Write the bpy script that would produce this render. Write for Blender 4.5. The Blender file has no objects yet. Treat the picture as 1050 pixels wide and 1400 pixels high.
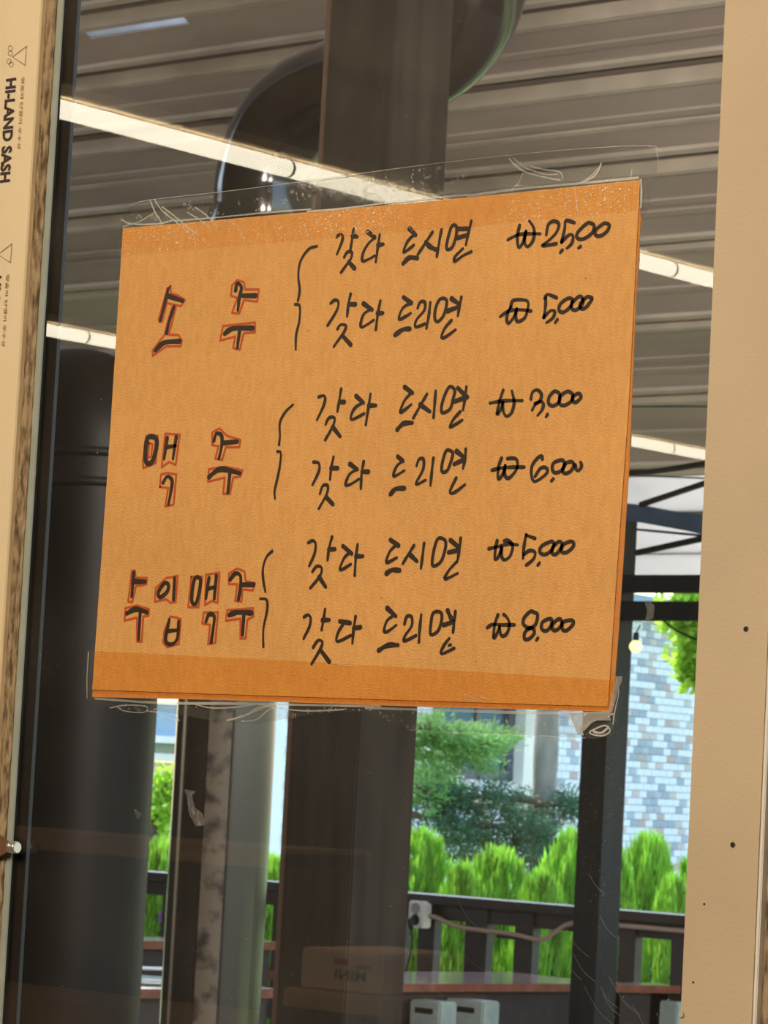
import bpy, bmesh, math, random
from mathutils import Vector, Matrix
random.seed(7)
scene = bpy.context.scene
COL = scene.collection

# ------------------------------------------------------------------ camera
F = 4450.0                                    # focal length in pixels of the 1050 px wide frame
def nrm(v):
    return Vector(v).normalized()
_H = Vector((-5238.0, 90.0, F)); _a = .052
_s = F*F/(_a*5238+90); _V = Vector((_a*_s, -_s, F))
_t = (_H.length_squared)/(-(_H.x+_H.y*_a)); _N = Vector((_H.x+_t, _H.y+_t*_a, F))
AX, AY, AZ = -nrm(_H), nrm(_N), nrm(_V)       # world axes seen in image axes (right, down, forward)
def w(c):
    c = Vector(c); return Vector((c.dot(AX), c.dot(AY), c.dot(AZ)))
FWD = w((0, 0, 1)); RGT = w((1, 0, 0)); DWN = w((0, 1, 0))
CAM = Vector((-FWD.x*1.95, -FWD.y*1.95, 1.4))
cd = bpy.data.cameras.new('camera'); cam = bpy.data.objects.new('camera', cd); COL.objects.link(cam)
cam.matrix_world = Matrix(((RGT.x, -DWN.x, -FWD.x, CAM.x), (RGT.y, -DWN.y, -FWD.y, CAM.y),
                           (RGT.z, -DWN.z, -FWD.z, CAM.z), (0, 0, 0, 1)))
cd.sensor_fit = 'HORIZONTAL'; cd.sensor_width = 36.0; cd.lens = F/1050*36
cd.clip_start = .05; cd.clip_end = 400
cd.dof.use_dof = True; cd.dof.focus_distance = 1.96; cd.dof.aperture_fstop = 85
scene.camera = cam
scene.view_settings.view_transform = 'Standard'; scene.view_settings.look = 'None'
scene.view_settings.gamma = 1.0; scene.view_settings.use_curve_mapping = False
scene.view_settings.exposure = 0.0

def ray(px, py): return w(((px-525)/F, (py-700)/F, 1))
def onY(px, py, y):
    r = ray(px, py); return CAM + r*((y-CAM.y)/r.y)
def onX(px, py, x):
    r = ray(px, py); return CAM + r*((x-CAM.x)/r.x)
def onZ(px, py, z):
    r = ray(px, py); return CAM + r*((z-CAM.z)/r.z)
def onD(px, py, d): return CAM + ray(px, py)*d

# ------------------------------------------------------------------ world and lights
wd = bpy.data.worlds.new('world'); scene.world = wd; wd.use_nodes = True
nt = wd.node_tree; bg = nt.nodes['Background']
sky = nt.nodes.new('ShaderNodeTexSky'); sky.sky_type = 'NISHITA'; sky.sun_disc = False
sky.sun_elevation = math.radians(52); sky.sun_rotation = math.radians(290); sky.air_density = 1.2; sky.dust_density = 2.0
nt.links.new(sky.outputs[0], bg.inputs[0]); bg.inputs[1].default_value = 0.62
def lamp(name, kind, energy, color, loc, direction, **kw):
    l = bpy.data.lights.new(name, kind); l.energy = energy; l.color = color
    for k, v in kw.items(): setattr(l, k, v)
    o = bpy.data.objects.new(name, l); COL.objects.link(o); o.location = loc
    o.rotation_euler = Vector(direction).to_track_quat('-Z', 'Y').to_euler(); return o
lamp('sun', 'SUN', 8.0, (1, .95, .86), (0, 0, 30), (.62, -.12, -.9), angle=.012)
# added warm area light on the viewer's side, brightening sign and frame
lamp('room_fill', 'AREA', 62, (1, .82, .58), (.5, -2.3, 2.55), (-.15, .75, -.45), shape='RECTANGLE', size=1.2, size_y=.6)

lamp('room_fill', 'AREA', 45, (1, .80, .55), (-2.4, -1.7, 2.72), (0, -.25, -1), shape='RECTANGLE', size=1.4, size_y=.8)  # second added area light, lifts the shelf so its reflection shows
# added area light without a visible fixture, brightening the terrace roof
lamp('terrace_fill', 'AREA', 230, (1, .88, .77), (.2, .5, 2.75), (-.45, .8, .32), shape='RECTANGLE', size=1.6, size_y=.5)

# ------------------------------------------------------------------ materials
def mat(name, col, rough=.6, metal=0, var=0, scale=20, bump=0, bscale=60, stretch=(1, 1, 1), spec=.5,
        col2=None, thr=None, emit=None, trans=0, alpha=1):
    m = bpy.data.materials.new(name); m.use_nodes = True
    n = m.node_tree; b = n.nodes['Principled BSDF']
    b.inputs['Base Color'].default_value = (*col, 1); b.inputs['Roughness'].default_value = rough
    b.inputs['Metallic'].default_value = metal; b.inputs['Specular IOR Level'].default_value = spec
    if emit:
        b.inputs['Emission Color'].default_value = (*col, 1); b.inputs['Emission Strength'].default_value = emit
    if var or bump or col2:
        tc = n.nodes.new('ShaderNodeTexCoord'); mp = n.nodes.new('ShaderNodeMapping')
        mp.inputs['Scale'].default_value = stretch
        n.links.new(tc.outputs['Object'], mp.inputs[0])
    if var or col2:
        no = n.nodes.new('ShaderNodeTexNoise'); no.inputs['Scale'].default_value = scale; no.inputs['Detail'].default_value = 6
        n.links.new(mp.outputs[0], no.inputs['Vector'])
        r = n.nodes.new('ShaderNodeValToRGB')
        c2 = col2 or tuple(max(0, c*(1-var)) for c in col)
        lo, hi = thr or (.3, .7)
        r.color_ramp.elements[0].position = lo; r.color_ramp.elements[1].position = hi
        r.color_ramp.elements[0].color = (*c2, 1)
        r.color_ramp.elements[1].color = (*(col if col2 else tuple(c*(1+var*.5) for c in col)), 1)
        n.links.new(no.outputs['Fac'], r.inputs[0]); n.links.new(r.outputs[0], b.inputs['Base Color'])
    if bump:
        nb = n.nodes.new('ShaderNodeTexNoise'); nb.inputs['Scale'].default_value = bscale; nb.inputs['Detail'].default_value = 5
        n.links.new(mp.outputs[0], nb.inputs['Vector'])
        bp = n.nodes.new('ShaderNodeBump'); bp.inputs['Strength'].default_value = bump; bp.inputs['Distance'].default_value = .002
        n.links.new(nb.outputs['Fac'], bp.inputs['Height']); n.links.new(bp.outputs[0], b.inputs['Normal'])
    if trans:
        t = n.nodes.new('ShaderNodeBsdfTranslucent'); t.inputs[0].default_value = (*col, 1)
        if var: n.links.new(r.outputs[0], t.inputs[0])
        mx = n.nodes.new('ShaderNodeMixShader'); mx.inputs[0].default_value = trans
        n.links.new(b.outputs[0], mx.inputs[1]); n.links.new(t.outputs[0], mx.inputs[2])
        n.links.new(mx.outputs[0], n.nodes['Material Output'].inputs[0])
    return m

M = {}
M['cream'] = mat('cream', (.84, .70, .48), .38, var=.06, scale=6, bump=.05, bscale=30, stretch=(1, 1, .15))
M['beige'] = mat('beige', (.59, .475, .34), .5, var=.1, scale=7, bump=.12, bscale=500)
M['gasket'] = mat('gasket', (.42, .31, .19), .9, col2=(.10, .065, .035), scale=300, thr=(.36, .6), bump=.9, bscale=500, stretch=(1, 1, .22))
M['seal'] = mat('seal', (.36, .40, .36), .6, var=.15, scale=40)
M['stile'] = mat('stile', (.022, .016, .012), .45, var=.3, scale=8, stretch=(1, 1, .3))
M['post'] = mat('post', (.026, .021, .015), .8, spec=.2, var=.35, scale=5, stretch=(6, 6, .5), bump=.3, bscale=60)
M['iron'] = mat('iron', (.015, .015, .015), .6, spec=.3, var=.3, scale=7, stretch=(4, 4, .6))
M['iron_blue'] = mat('iron_blue', (.06, .10, .16), .5, var=.4, scale=5)
M['duct'] = mat('duct', (.030, .024, .018), .14, spec=1.0, var=.3, scale=2.2, bump=.06, bscale=8, stretch=(1, 1, .35))
M['duct_dark'] = mat('duct_dark', (.009, .007, .005), .5, spec=.22, var=.3, scale=3)
M['duct_highlight'] = mat('duct_highlight', (.18, .14, .095), .5, col2=(.035, .026, .02), scale=26, thr=(.36, .52))  # tan of a reflected highlight put into the colour, with darker specks
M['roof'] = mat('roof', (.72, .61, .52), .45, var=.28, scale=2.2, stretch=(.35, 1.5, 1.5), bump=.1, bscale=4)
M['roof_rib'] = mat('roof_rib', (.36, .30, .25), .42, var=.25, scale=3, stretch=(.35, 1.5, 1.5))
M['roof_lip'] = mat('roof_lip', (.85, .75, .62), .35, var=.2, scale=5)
M['roof_pale'] = mat('roof_pale', (.82, .80, .78), .5, var=.1, scale=3, trans=.45)
M['rail'] = mat('rail', (.040, .028, .026), .5, var=.35, scale=9, stretch=(.5, 2, 2))
M['table'] = mat('table', (.30, .10, .06), .25, var=.3, scale=8, stretch=(.3, 3, 3))
M['table_top'] = mat('table_top', (.42, .30, .28), .12, var=.3, scale=5)
M['grey_box'] = mat('grey_box', (.42, .50, .46), .55, var=.15, scale=30)
M['black'] = mat('black', (.012, .012, .012), .5)
M['white'] = mat('white', (.80, .80, .78), .5, var=.06, scale=9)
M['cable'] = mat('cable', (.46, .34, .28), .5)
M['deck'] = mat('deck', (.13, .09, .07), .7, var=.3, scale=6)
M['soil'] = mat('soil', (.16, .22, .07), .9, var=.4, scale=4, bump=.5)
M['grass'] = mat('grass', (.22, .50, .04), .7, var=.3, scale=9, trans=.35)
M['thuja'] = mat('thuja', (.30, .62, .06), .6, var=.45, scale=9, trans=.4)
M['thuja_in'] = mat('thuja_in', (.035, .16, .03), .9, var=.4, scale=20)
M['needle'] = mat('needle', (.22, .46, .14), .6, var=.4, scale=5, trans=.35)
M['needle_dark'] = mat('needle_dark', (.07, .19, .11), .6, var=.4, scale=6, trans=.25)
M['leaf'] = mat('leaf', (.42, .66, .07), .5, var=.3, scale=9, trans=.5)
M['bark'] = mat('bark', (.34, .31, .28), .9, var=.45, scale=10, stretch=(1, 1, .4), bump=.8, bscale=20)
M['bark_dark'] = mat('bark_dark', (.13, .09, .06), .9, var=.4, scale=15)
M['mortar'] = mat('mortar', (.84, .89, .98), .9, var=.05, scale=3)
BR = [mat('brick_white', (.86, .91, .99), .7, var=.06, scale=4), mat("brick_grey", (.42, .48, .57), .7, var=.1, scale=4),
      mat('brick_tan', (.68, .61, .60), .7, var=.1, scale=4), mat('brick_pale_grey', (.50, .56, .66), .7, var=.1, scale=4),
      mat('brick_rose', (.60, .46, .44), .7, var=.1, scale=4)]
M['sunlit_stucco'] = mat('sunlit_stucco', (.95, .90, .82), .8, var=.08, scale=2)
M['win_frame'] = mat('win_frame', (.07, .08, .11), .4)
M['win_glass'] = mat('win_glass', (.10, .20, .24), .6, spec=.15)
M['house'] = mat('house', (.82, .82, .84), .7, var=.05)
M['house_pink'] = mat('house_pink', (.80, .58, .54), .7, var=.1)
M['house_roof'] = mat('house_roof', (.30, .42, .52), .6, var=.1)
M['flower'] = mat('flower', (.60, .22, .70), .6)
M['tube'] = mat('tube', (1, .90, .70), .4, emit=12)
M['tube_cap'] = mat('tube_cap', (.75, .5, .22), .5)
M['bulb'] = mat('bulb', (1, .90, .38), .3, emit=1.6)
M['room_ceiling'] = mat('room_ceiling', (.40, .31, .21), .7, var=.15, scale=2)
M['room_wall'] = mat('room_wall', (.17, .13, .10), .8, var=.2, scale=2)
M['room_floor'] = mat('room_floor', (.10, .08, .06), .6, var=.2, scale=3)
M['wood'] = mat('wood', (.60, .40, .24), .6, var=.2, scale=4, stretch=(.3, 1, 3))
M['carton'] = mat('carton', (.80, .60, .44), .7, var=.06, scale=6)
M['red_print'] = mat('red_print', (.55, .08, .04), .6)
M['ink'] = mat('ink', (.030, .018, .010), .45)
M['red_ink'] = mat('red_ink', (.52, .085, .02), .5)
M['film_ink'] = mat('film_ink', (.03, .018, .02), .5)
M['film_brown'] = mat('film_brown', (.22, .12, .05), .6)
M['latch'] = mat('latch', (.16, .08, .04), .5)
M['steel'] = mat('steel', (.7, .68, .64), .25, metal=.8)

def paper_mat(name, col, sat):
    m = mat(name, col, .55, var=.07, scale=9, bump=.45, bscale=900)
    n = m.node_tree; b = n.nodes['Principled BSDF']
    # fine fibres: short diagonal streaks
    tc = n.nodes.new('ShaderNodeTexCoord'); mp = n.nodes.new('ShaderNodeMapping')
    mp.inputs['Rotation'].default_value = (0, .7, 0); mp.inputs['Scale'].default_value = (1, 1, .35)
    nz = n.nodes.new('ShaderNodeTexNoise'); nz.inputs['Scale'].default_value = 330; nz.inputs['Detail'].default_value = 3
    n.links.new(tc.outputs['Object'], mp.inputs[0]); n.links.new(mp.outputs[0], nz.inputs['Vector'])
    mx = n.nodes.new('ShaderNodeMix'); mx.data_type = 'RGBA'; mx.blend_type = 'MULTIPLY'
    rp = n.nodes.new('ShaderNodeValToRGB'); rp.color_ramp.elements[0].position = .25; rp.color_ramp.elements[1].position = .7
    rp.color_ramp.elements[0].color = (.86, .80, .72, 1); rp.color_ramp.elements[1].color = (1.0, 1.0, 1.0, 1)
    src = b.inputs['Base Color'].links[0].from_socket
    n.links.new(nz.outputs['Fac'], rp.inputs[0]); mx.inputs[0].default_value = .8
    n.links.new(src, mx.inputs[6]); n.links.new(rp.outputs[0], mx.inputs[7]); n.links.new(mx.outputs[2], b.inputs['Base Color'])
    return m
M['paper'] = paper_mat('orange_paper', (.80, .425, .14), 1)
M['paper_back'] = paper_mat('orange_paper_back', (.68, .27, .06), 1)

def glassy(name, fmul=2.0, rough=0.0, tint=(1, 1, 1), dust_glint=.5, dscale=300, thr=.66, haze=.0, streak=None, dcol=(.8, .8, .78), bump=0):
    """thin clear sheet: transparent, fresnel reflection, specks and haze of dirt, or painted sparkle on the taped paper"""
    m = bpy.data.materials.new(name); m.use_nodes = True; n = m.node_tree
    for x in list(n.nodes):
        if x.type != 'OUTPUT_MATERIAL': n.nodes.remove(x)
    out = [x for x in n.nodes if x.type == 'OUTPUT_MATERIAL'][0]; N = n.nodes.new; L = n.links.new
    tr = N('ShaderNodeBsdfTransparent'); tr.inputs[0].default_value = (*tint, 1)
    gl = N('ShaderNodeBsdfGlossy'); gl.inputs['Roughness'].default_value = rough
    lw = N('ShaderNodeLayerWeight'); lw.inputs[0].default_value = .5      # Schlick's curve, the same for either side of the sheet
    pw = N('ShaderNodeMath'); pw.operation = 'POWER'; pw.inputs[1].default_value = 5; L(lw.outputs['Facing'], pw.inputs[0])
    fr = N('ShaderNodeMath'); fr.operation = 'MULTIPLY_ADD'; fr.inputs[1].default_value = .955; fr.inputs[2].default_value = .045; L(pw.outputs[0], fr.inputs[0])
    mu = N('ShaderNodeMath'); mu.operation = 'MULTIPLY'; mu.inputs[1].default_value = fmul; L(fr.outputs[0], mu.inputs[0])
    mu.use_clamp = True
    m1 = N('ShaderNodeMixShader'); L(mu.outputs[0], m1.inputs[0]); L(tr.outputs[0], m1.inputs[1]); L(gl.outputs[0], m1.inputs[2])
    tc = N('ShaderNodeTexCoord')
    if bump:
        nb = N('ShaderNodeTexNoise'); nb.inputs['Scale'].default_value = 160; nb.inputs['Detail'].default_value = 4
        L(tc.outputs['Object'], nb.inputs['Vector']); bp = N('ShaderNodeBump'); bp.inputs['Strength'].default_value = bump
        bp.inputs['Distance'].default_value = .002; L(nb.outputs['Fac'], bp.inputs['Height']); L(bp.outputs[0], gl.inputs['Normal'])
    df = N('ShaderNodeBsdfDiffuse'); df.inputs[0].default_value = (*dcol, 1)
    nz = N('ShaderNodeTexNoise'); nz.inputs['Scale'].default_value = dscale; nz.inputs['Detail'].default_value = 2
    L(tc.outputs['Object'], nz.inputs['Vector'])
    rp = N('ShaderNodeMapRange'); rp.inputs['From Min'].default_value = thr; rp.inputs['From Max'].default_value = thr+.06
    rp.inputs['To Max'].default_value = dust_glint; L(nz.outputs['Fac'], rp.inputs[0])
    n2 = N('ShaderNodeTexNoise'); n2.inputs['Scale'].default_value = 9; n2.inputs['Detail'].default_value = 5
    L(tc.outputs['Object'], n2.inputs['Vector'])
    r2 = N('ShaderNodeMapRange'); r2.inputs['From Min'].default_value = .42; r2.inputs['From Max'].default_value = .68; L(n2.outputs['Fac'], r2.inputs[0])
    pr = N('ShaderNodeMath'); pr.operation = 'MULTIPLY'; L(rp.outputs[0], pr.inputs[0]); L(r2.outputs[0], pr.inputs[1])
    hz = N('ShaderNodeMath'); hz.operation = 'MULTIPLY_ADD'; L(r2.outputs[0], hz.inputs[0]); hz.inputs[1].default_value = haze
    L(pr.outputs[0], hz.inputs[2])
    ad = N('ShaderNodeMath'); ad.operation = 'ADD'; ad.inputs[1].default_value = haze*.6; ad.use_clamp = True; L(hz.outputs[0], ad.inputs[0])
    m2 = N('ShaderNodeMixShader'); L(ad.outputs[0], m2.inputs[0]); L(m1.outputs[0], m2.inputs[1]); L(df.outputs[0], m2.inputs[2])
    L(m2.outputs[0], out.inputs[0]); return m
M['glass'] = glassy('pane_glass', 2.0, .0, (.97, .985, .98), dust_glint=.55, dscale=1300, thr=.665, haze=.010)
M['glass_back'] = glassy('pane_glass_back', 0, .0, (1, 1, 1), dust_glint=0, haze=0)
M['tape'] = glassy('tape_film', .35, .03, (.90, .90, .89), dust_glint=.35, dscale=800, thr=.68, haze=.020, bump=.008)
M['tape_paper'] = glassy('tape_film_on_paper', .12, .3, (.99, .955, .90), dust_glint=.95, dscale=700, thr=.60, haze=.0, dcol=(1, .93, .72), bump=.5)  # golden specks paint the film's sparkle into its colour
M['tape_paper_low'] = glassy('tape_film_on_paper_low', .12, .3, (.985, .93, .83), dust_glint=.5, dscale=700, thr=.69, haze=.0, dcol=(1, .93, .72), bump=.4)  # same painted sparkle, sparser
M['tape_edge'] = mat('tape_edge', (.80, .78, .72), .3, alpha=.5)
M['scrap'] = glassy('tape_scrap', 1.5, .2, (.9, .9, .9), dust_glint=.25, dscale=500, thr=.55, haze=.05, dcol=(.95, .95, .92))
M['crease'] = glassy('tape_crease', 2.5, .2, (.9, .9, .9), dust_glint=.3, haze=.30, dcol=(1, .98, .92))

# ------------------------------------------------------------------ builders
def link(o, parent=None):
    COL.objects.link(o)
    if parent is not None: o.parent = parent
    return o
def meta(o, label=None, cat=None, group=None, kind=None):
    if label: o['label'] = label
    if cat: o['category'] = cat
    if group: o['group'] = group
    if kind: o['kind'] = kind
    return o
def empty(name, loc=(0, 0, 0), **kw):
    o = bpy.data.objects.new(name, None); COL.objects.link(o); o.location = loc; o.empty_display_size = .05
    return meta(o, **kw)
class MB:
    def __init__(s): s.v = []; s.f = []; s.mi = []; s.smooth = []
    def add(s, vs, fs, mi=0, smooth=False):
        b = len(s.v); s.v += [tuple(p) for p in vs]; s.f += [tuple(i+b for i in f) for f in fs]
        s.mi += [mi]*len(fs); s.smooth += [smooth]*len(fs); return s
    def box(s, lo, hi, mi=0, bev=0):
        x0, y0, z0 = lo; x1, y1, z1 = hi
        if x0 > x1: x0, x1 = x1, x0
        if y0 > y1: y0, y1 = y1, y0
        if z0 > z1: z0, z1 = z1, z0
        if bev:
            bm = bmesh.new(); bmesh.ops.create_cube(bm, size=1)
            for v in bm.verts: v.co = Vector((x0+(v.co.x+.5)*(x1-x0), y0+(v.co.y+.5)*(y1-y0), z0+(v.co.z+.5)*(z1-z0)))
            bmesh.ops.bevel(bm, geom=bm.edges[:], offset=bev, segments=2, affect='EDGES')
            bm.verts.index_update()
            s.add([v.co[:] for v in bm.verts], [[v.index for v in f.verts] for f in bm.faces], mi); bm.free(); return s
        return s.add([(x0, y0, z0), (x1, y0, z0), (x1, y1, z0), (x0, y1, z0), (x0, y0, z1), (x1, y0, z1), (x1, y1, z1), (x0, y1, z1)],
                     [(0, 3, 2, 1), (4, 5, 6, 7), (0, 1, 5, 4), (1, 2, 6, 5), (2, 3, 7, 6), (3, 0, 4, 7)], mi)
    def bar(s, a, b, wd, th, up=(0, 0, 1), mi=0):
        a = Vector(a); b = Vector(b); d = (b-a).normalized(); up = Vector(up)
        sd = d.cross(up).normalized()*th/2; u = sd.cross(d).normalized()*wd/2
        vs = [a-sd-u, a+sd-u, a+sd+u, a-sd+u, b-sd-u, b+sd-u, b+sd+u, b-sd+u]
        return s.add(vs, [(3, 2, 1, 0), (4, 5, 6, 7), (0, 1, 5, 4), (1, 2, 6, 5), (2, 3, 7, 6), (3, 0, 4, 7)], mi)
    def tube(s, pts, r, n=12, mi=0, caps=True):
        pts = [Vector(p) for p in pts]; rs = r if isinstance(r, (list, tuple)) else [r]*len(pts)
        t = (pts[1]-pts[0]).normalized(); ref = Vector((0, 1, 0)) if abs(t.y) < .9 else Vector((1, 0, 0))
        u = t.cross(ref).normalized(); vs = []
        for i, p in enumerate(pts):
            t = (pts[min(i+1, len(pts)-1)]-pts[max(i-1, 0)]).normalized()
            u = (u - t*u.dot(t)).normalized(); v = t.cross(u)
            for k in range(n):
                a = 2*math.pi*k/n; vs.append(p+(u*math.cos(a)+v*math.sin(a))*rs[i])
        fs = [(i*n+k, i*n+(k+1) % n, (i+1)*n+(k+1) % n, (i+1)*n+k) for i in range(len(pts)-1) for k in range(n)]
        s.add(vs, fs, mi, True)
        if caps:
            b = len(s.v)-len(vs)
            s.f += [tuple(b+k for k in reversed(range(n))), tuple(b+(len(pts)-1)*n+k for k in range(n))]; s.mi += [mi, mi]; s.smooth += [False, False]
        return s
    def build(s, name, mats, parent=None, **kw):
        me = bpy.data.meshes.new(name); me.from_pydata(s.v, [], s.f)
        if not isinstance(mats, (list, tuple)): mats = [mats]
        for m in mats: me.materials.append(m)
        me.polygons.foreach_set('material_index', s.mi); me.polygons.foreach_set('use_smooth', s.smooth)
        me.update(); o = bpy.data.objects.new(name, me); link(o, parent); return meta(o, **kw)
def cr(pts, n=6, closed=False):
    """smooth curve through the points"""
    P = [Vector(p) for p in pts]
    if len(P) < 3: return P
    out = []; m = len(P)
    if closed: P = P[:-1] if (P[0]-P[-1]).length < 1e-6 else P; m = len(P)
    rng = range(m) if closed else range(m-1)
    g = (lambda i: P[i % m]) if closed else (lambda i: P[max(0, min(m-1, i))])
    for i in rng:
        a, b, c, d = g(i-1), g(i), g(i+1), g(i+2)
        for k in range(n):
            t = k/n
            out.append(.5*((2*b)+(c-a)*t+(2*a-5*b+4*c-d)*t*t+(3*b-a-3*c+d)*t*t*t))
    if not closed: out.append(P[-1])
    else: out.append(out[0])
    return out
def ribbon(mb, pts, wpx, Y, taper=True, smooth=True, map3=None):
    """a pen stroke: pts in photograph pixels, laid as a flat ribbon on the plane y=Y; width in metres"""
    P2 = [Vector((p[0], p[1], 0)) for p in pts]
    closed = len(P2) > 3 and (P2[0]-P2[-1]).length < .5
    if smooth: P2 = cr(P2, 5, closed)
    W = [onY(p.x, p.y, Y) for p in P2]
    W = [p for i, p in enumerate(W) if i == 0 or (p-W[i-1]).length > 1e-5]
    if len(W) < 2: return
    vs = []; n = len(W)
    for i, p in enumerate(W):
        if closed and i in (0, n-1): t = W[1]-W[-2]
        else: t = W[min(i+1, n-1)]-W[max(i-1, 0)]
        t.y = 0; t.normalize(); q = Vector((-t.z, 0, t.x)); u = i/(n-1)
        h = wpx/2*(1 if (closed or not taper) else (.92+.25*math.sin(u*9+pts[0][0]) * .5 - .25*max(0, u-.7)))
        vs += [p+q*h, p-q*h]
    for k, (p, s) in enumerate(((W[0], -1), (W[-1], 1))):       # round ends
        pass
    b = len(mb.v); mb.add(vs, [(2*i, 2*i+1, 2*i+3, 2*i+2) for i in range(n-1)])
    if not closed:
        for p, pn, h in ((W[0], W[1], (Vector(vs[0])-Vector(vs[1])).length/2), (W[-1], W[-2], (Vector(vs[-1])-Vector(vs[-2])).length/2)):
            t = (p-pn).normalized(); q = Vector((-t.z, 0, t.x))
            arc = [p+q*h*math.cos(a)+t*h*math.sin(a) for a in [math.pi*k/6 for k in range(7)]]
            mb.add(arc, [tuple(range(7))])
def grid_poly(mb, pix, Y, mi=0):
    mb.add([onY(x, y, Y) for x, y in pix], [tuple(range(len(pix)))], mi)
def slab(pix, Y, th):
    """thin sheet with real thickness cut to an outline lying on the plane y=Y"""
    mb = MB(); f = [onY(x, y, Y) for x, y in pix]; n = len(f); b = [p+Vector((0, th, 0)) for p in f]
    mb.add(f+b, [tuple(reversed(range(n))), tuple(range(n, 2*n))]+[(i, (i+1) % n, n+(i+1) % n, n+i) for i in range(n)]); return mb

# ================================================================== SETTING
XL, XR = -.3035, onY(990, 0, -.024).x
XB = onY(1046, 1130, -.024).x
ZB, ZT = .28, 2.25
# left sash: cream stile, dirty gasket, grey green glazing seal
st = empty('window_1', (XL, 0, ZB), kind='structure', label='sliding window sash with clear glass pane and beige frames')
def W1(o): o.matrix_parent_inverse = st.matrix_world.inverted(); return o
st_inv = Matrix.Translation(-Vector((XL, 0, ZB)))
def wpart(mb, name, m, **kw):
    o = mb.build(name, m, st, **kw); o.matrix_parent_inverse = st_inv; return o
def profile(pts, z0, z1, smooth=False):
    mb = MB(); n = len(pts)
    mb.add([(x, y, z0) for x, y in pts]+[(x, y, z1) for x, y in pts],
           [(i, (i+1) % n, n+(i+1) % n, n+i) for i in range(n)]+[tuple(reversed(range(n))), tuple(range(n, 2*n))], smooth=smooth); return mb
YC_ = -.0050
cx = onY(57, 0, YC_).x; gx = onY(75.5, 0, -.004).x
prof = [(cx, .0044), (cx, YC_+.0012), (cx-.0008, YC_)]
for k in range(11):
    u = k/10; prof.append((cx-.003-u*.05, YC_-.0010*math.sin(min(1, u*2)*math.pi*.5)+.004*max(0, u-.25)**2))
prof += [(cx-.085, -.002), (cx-.085, .0044)]
wpart(profile(prof, ZB, ZT), 'stile', M['cream'], label='cream vertical stile carrying printed protective film')
g = MB(); rr = random.Random(3); ring = []
for i in range(420):
    z = ZB+(ZT-ZB)*i/419; e = rr.uniform(-.0004, .0003); e2 = rr.uniform(-.0006, .0006); wd_ = gx-cx
    ring.append([(cx-.0002, -.0002, z), (cx+wd_*.15, -.0022+e2*.5, z), (cx+wd_*.4, -.0040+e2, z), (cx+wd_*.75, -.0038-e2*.5, z), (gx+e, -.0026, z), (gx+e, -.0002, z)])
g.add([p for r_ in ring for p in r_], [(i*6+k, i*6+k+1, (i+1)*6+k+1, (i+1)*6+k) for i in range(419) for k in range(5)])
wpart(g, 'gasket', M['gasket'], label='crumbling dirty tan gasket strip')
wpart(MB().box((gx-.001, -.0016, ZB), (XL+.0003, -.0002, ZT), bev=.0003), 'glazing_seal', M['seal'], label='grey green glazing seal')
wpart(MB().box((XL-.074, .006, ZB), (onY(111, 0, .009).x, .009, ZT)), 'back_stile', M['stile'], label='dark brown stile behind the glass')
# right stile
wpart(MB().box((XR, -.024, ZB), (XB-.0022, .03, ZT), bev=.0012), 'stile', M['beige'], label='broad beige stile with screw holes')
wpart(MB().box((XB-.0020, -.0255, ZB), (XB+.0004, .02, ZT), bev=.0005), 'bead', M['white'], label='thin pale bead along the stile edge')
wpart(MB().box((XB+.0006, -.021, ZB), (XB+.0050, .02, ZT)), 'gasket', M['gasket'])
wpart(MB().box((XB+.0052, -.022, ZB), (XB+.05, .03, ZT), bev=.001), 'jamb', M['beige'])
for px, py, r in ((1020, 860, .0014), (1002, 1155, .0014), (963, 1236, .0005), (948, 1343, .0005)):
    c = onY(px, py, -.0241); mb = MB()
    mb.tube([(c.x, c.y+.0002, c.z), (c.x, c.y-.00035, c.z)], [r*1.25, r*1.15], 14)
    o = wpart(mb, 'screw_hole', M['steel' if r > .001 else 'black'])
    if r > .001:
        mb = MB(); mb.tube([(c.x+.0001, c.y-.0003, c.z), (c.x+.0001, c.y-.0006, c.z)], r*.95, 12)
        wpart(mb, 'screw_hole', M['black'], label='dark empty screw hole')
c = onY(932, 1388, -.0241)
wpart(MB().tube([(c.x, c.y, c.z), (c.x, c.y-.001, c.z)], [.0018, .0012], 10), 'rivet', M['beige'])
# head and sill rails (outside the frame of the photograph)
wpart(MB().box((XL-.075, -.026, ZT), (XB+.05, .05, ZT+.06), bev=.002), 'head_rail', M['cream'])
wpart(MB().box((XL-.075, -.026, ZB-.07), (XB+.05, .05, ZB), bev=.002), 'sill_rail', M['cream'])
# pane: real sheet, front skin carries the reflection of both faces
pn = MB().box((XL-.022, 0.0, ZB), (XR+.004, .004, ZT)); pn.mi = [1, 1, 0, 1, 1, 1]
wpart(pn, 'pane', [M['glass'], M['glass_back']], label='dusty clear glass pane')
# walls around the window
def struct(name, lo, hi, m, **kw): return MB().box(lo, hi).build(name, m, kind='structure', **kw)
struct('wall_front_left', (-9.5, -.01, 0), (XL-.077, .012, 2.79), M['room_wall'])
struct('wall_front_right', (XB+.052, -.01, 0), (3.2, .10, 2.79), M['room_wall'])
struct('wall_front_top', (XL-.077, -.01, ZT+.062), (XB+.052, .10, 2.79), M['room_wall'])
struct('wall_front_bottom', (XL-.077, -.01, 0), (XB+.052, .10, ZB-.072), M['room_wall'])
struct('wall_upper', (-13.3, .0, 2.83), (3.3, .10, 6.5), M['room_wall'])
struct('floor', (-9.5, -9.5, -.06), (3.2, 0.10, 0), M['room_floor'])
struct('ceiling', (-9.5, -9.5, 2.76), (3.2, .10, 2.82), M['room_ceiling'])
struct('wall_back', (-9.5, -9.6, 0), (3.2, -9.5, 2.78), M['room_wall'])
struct('wall_left', (-9.6, -9.5, 0), (-9.5, 0, 2.78), M['room_wall'])
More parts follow.
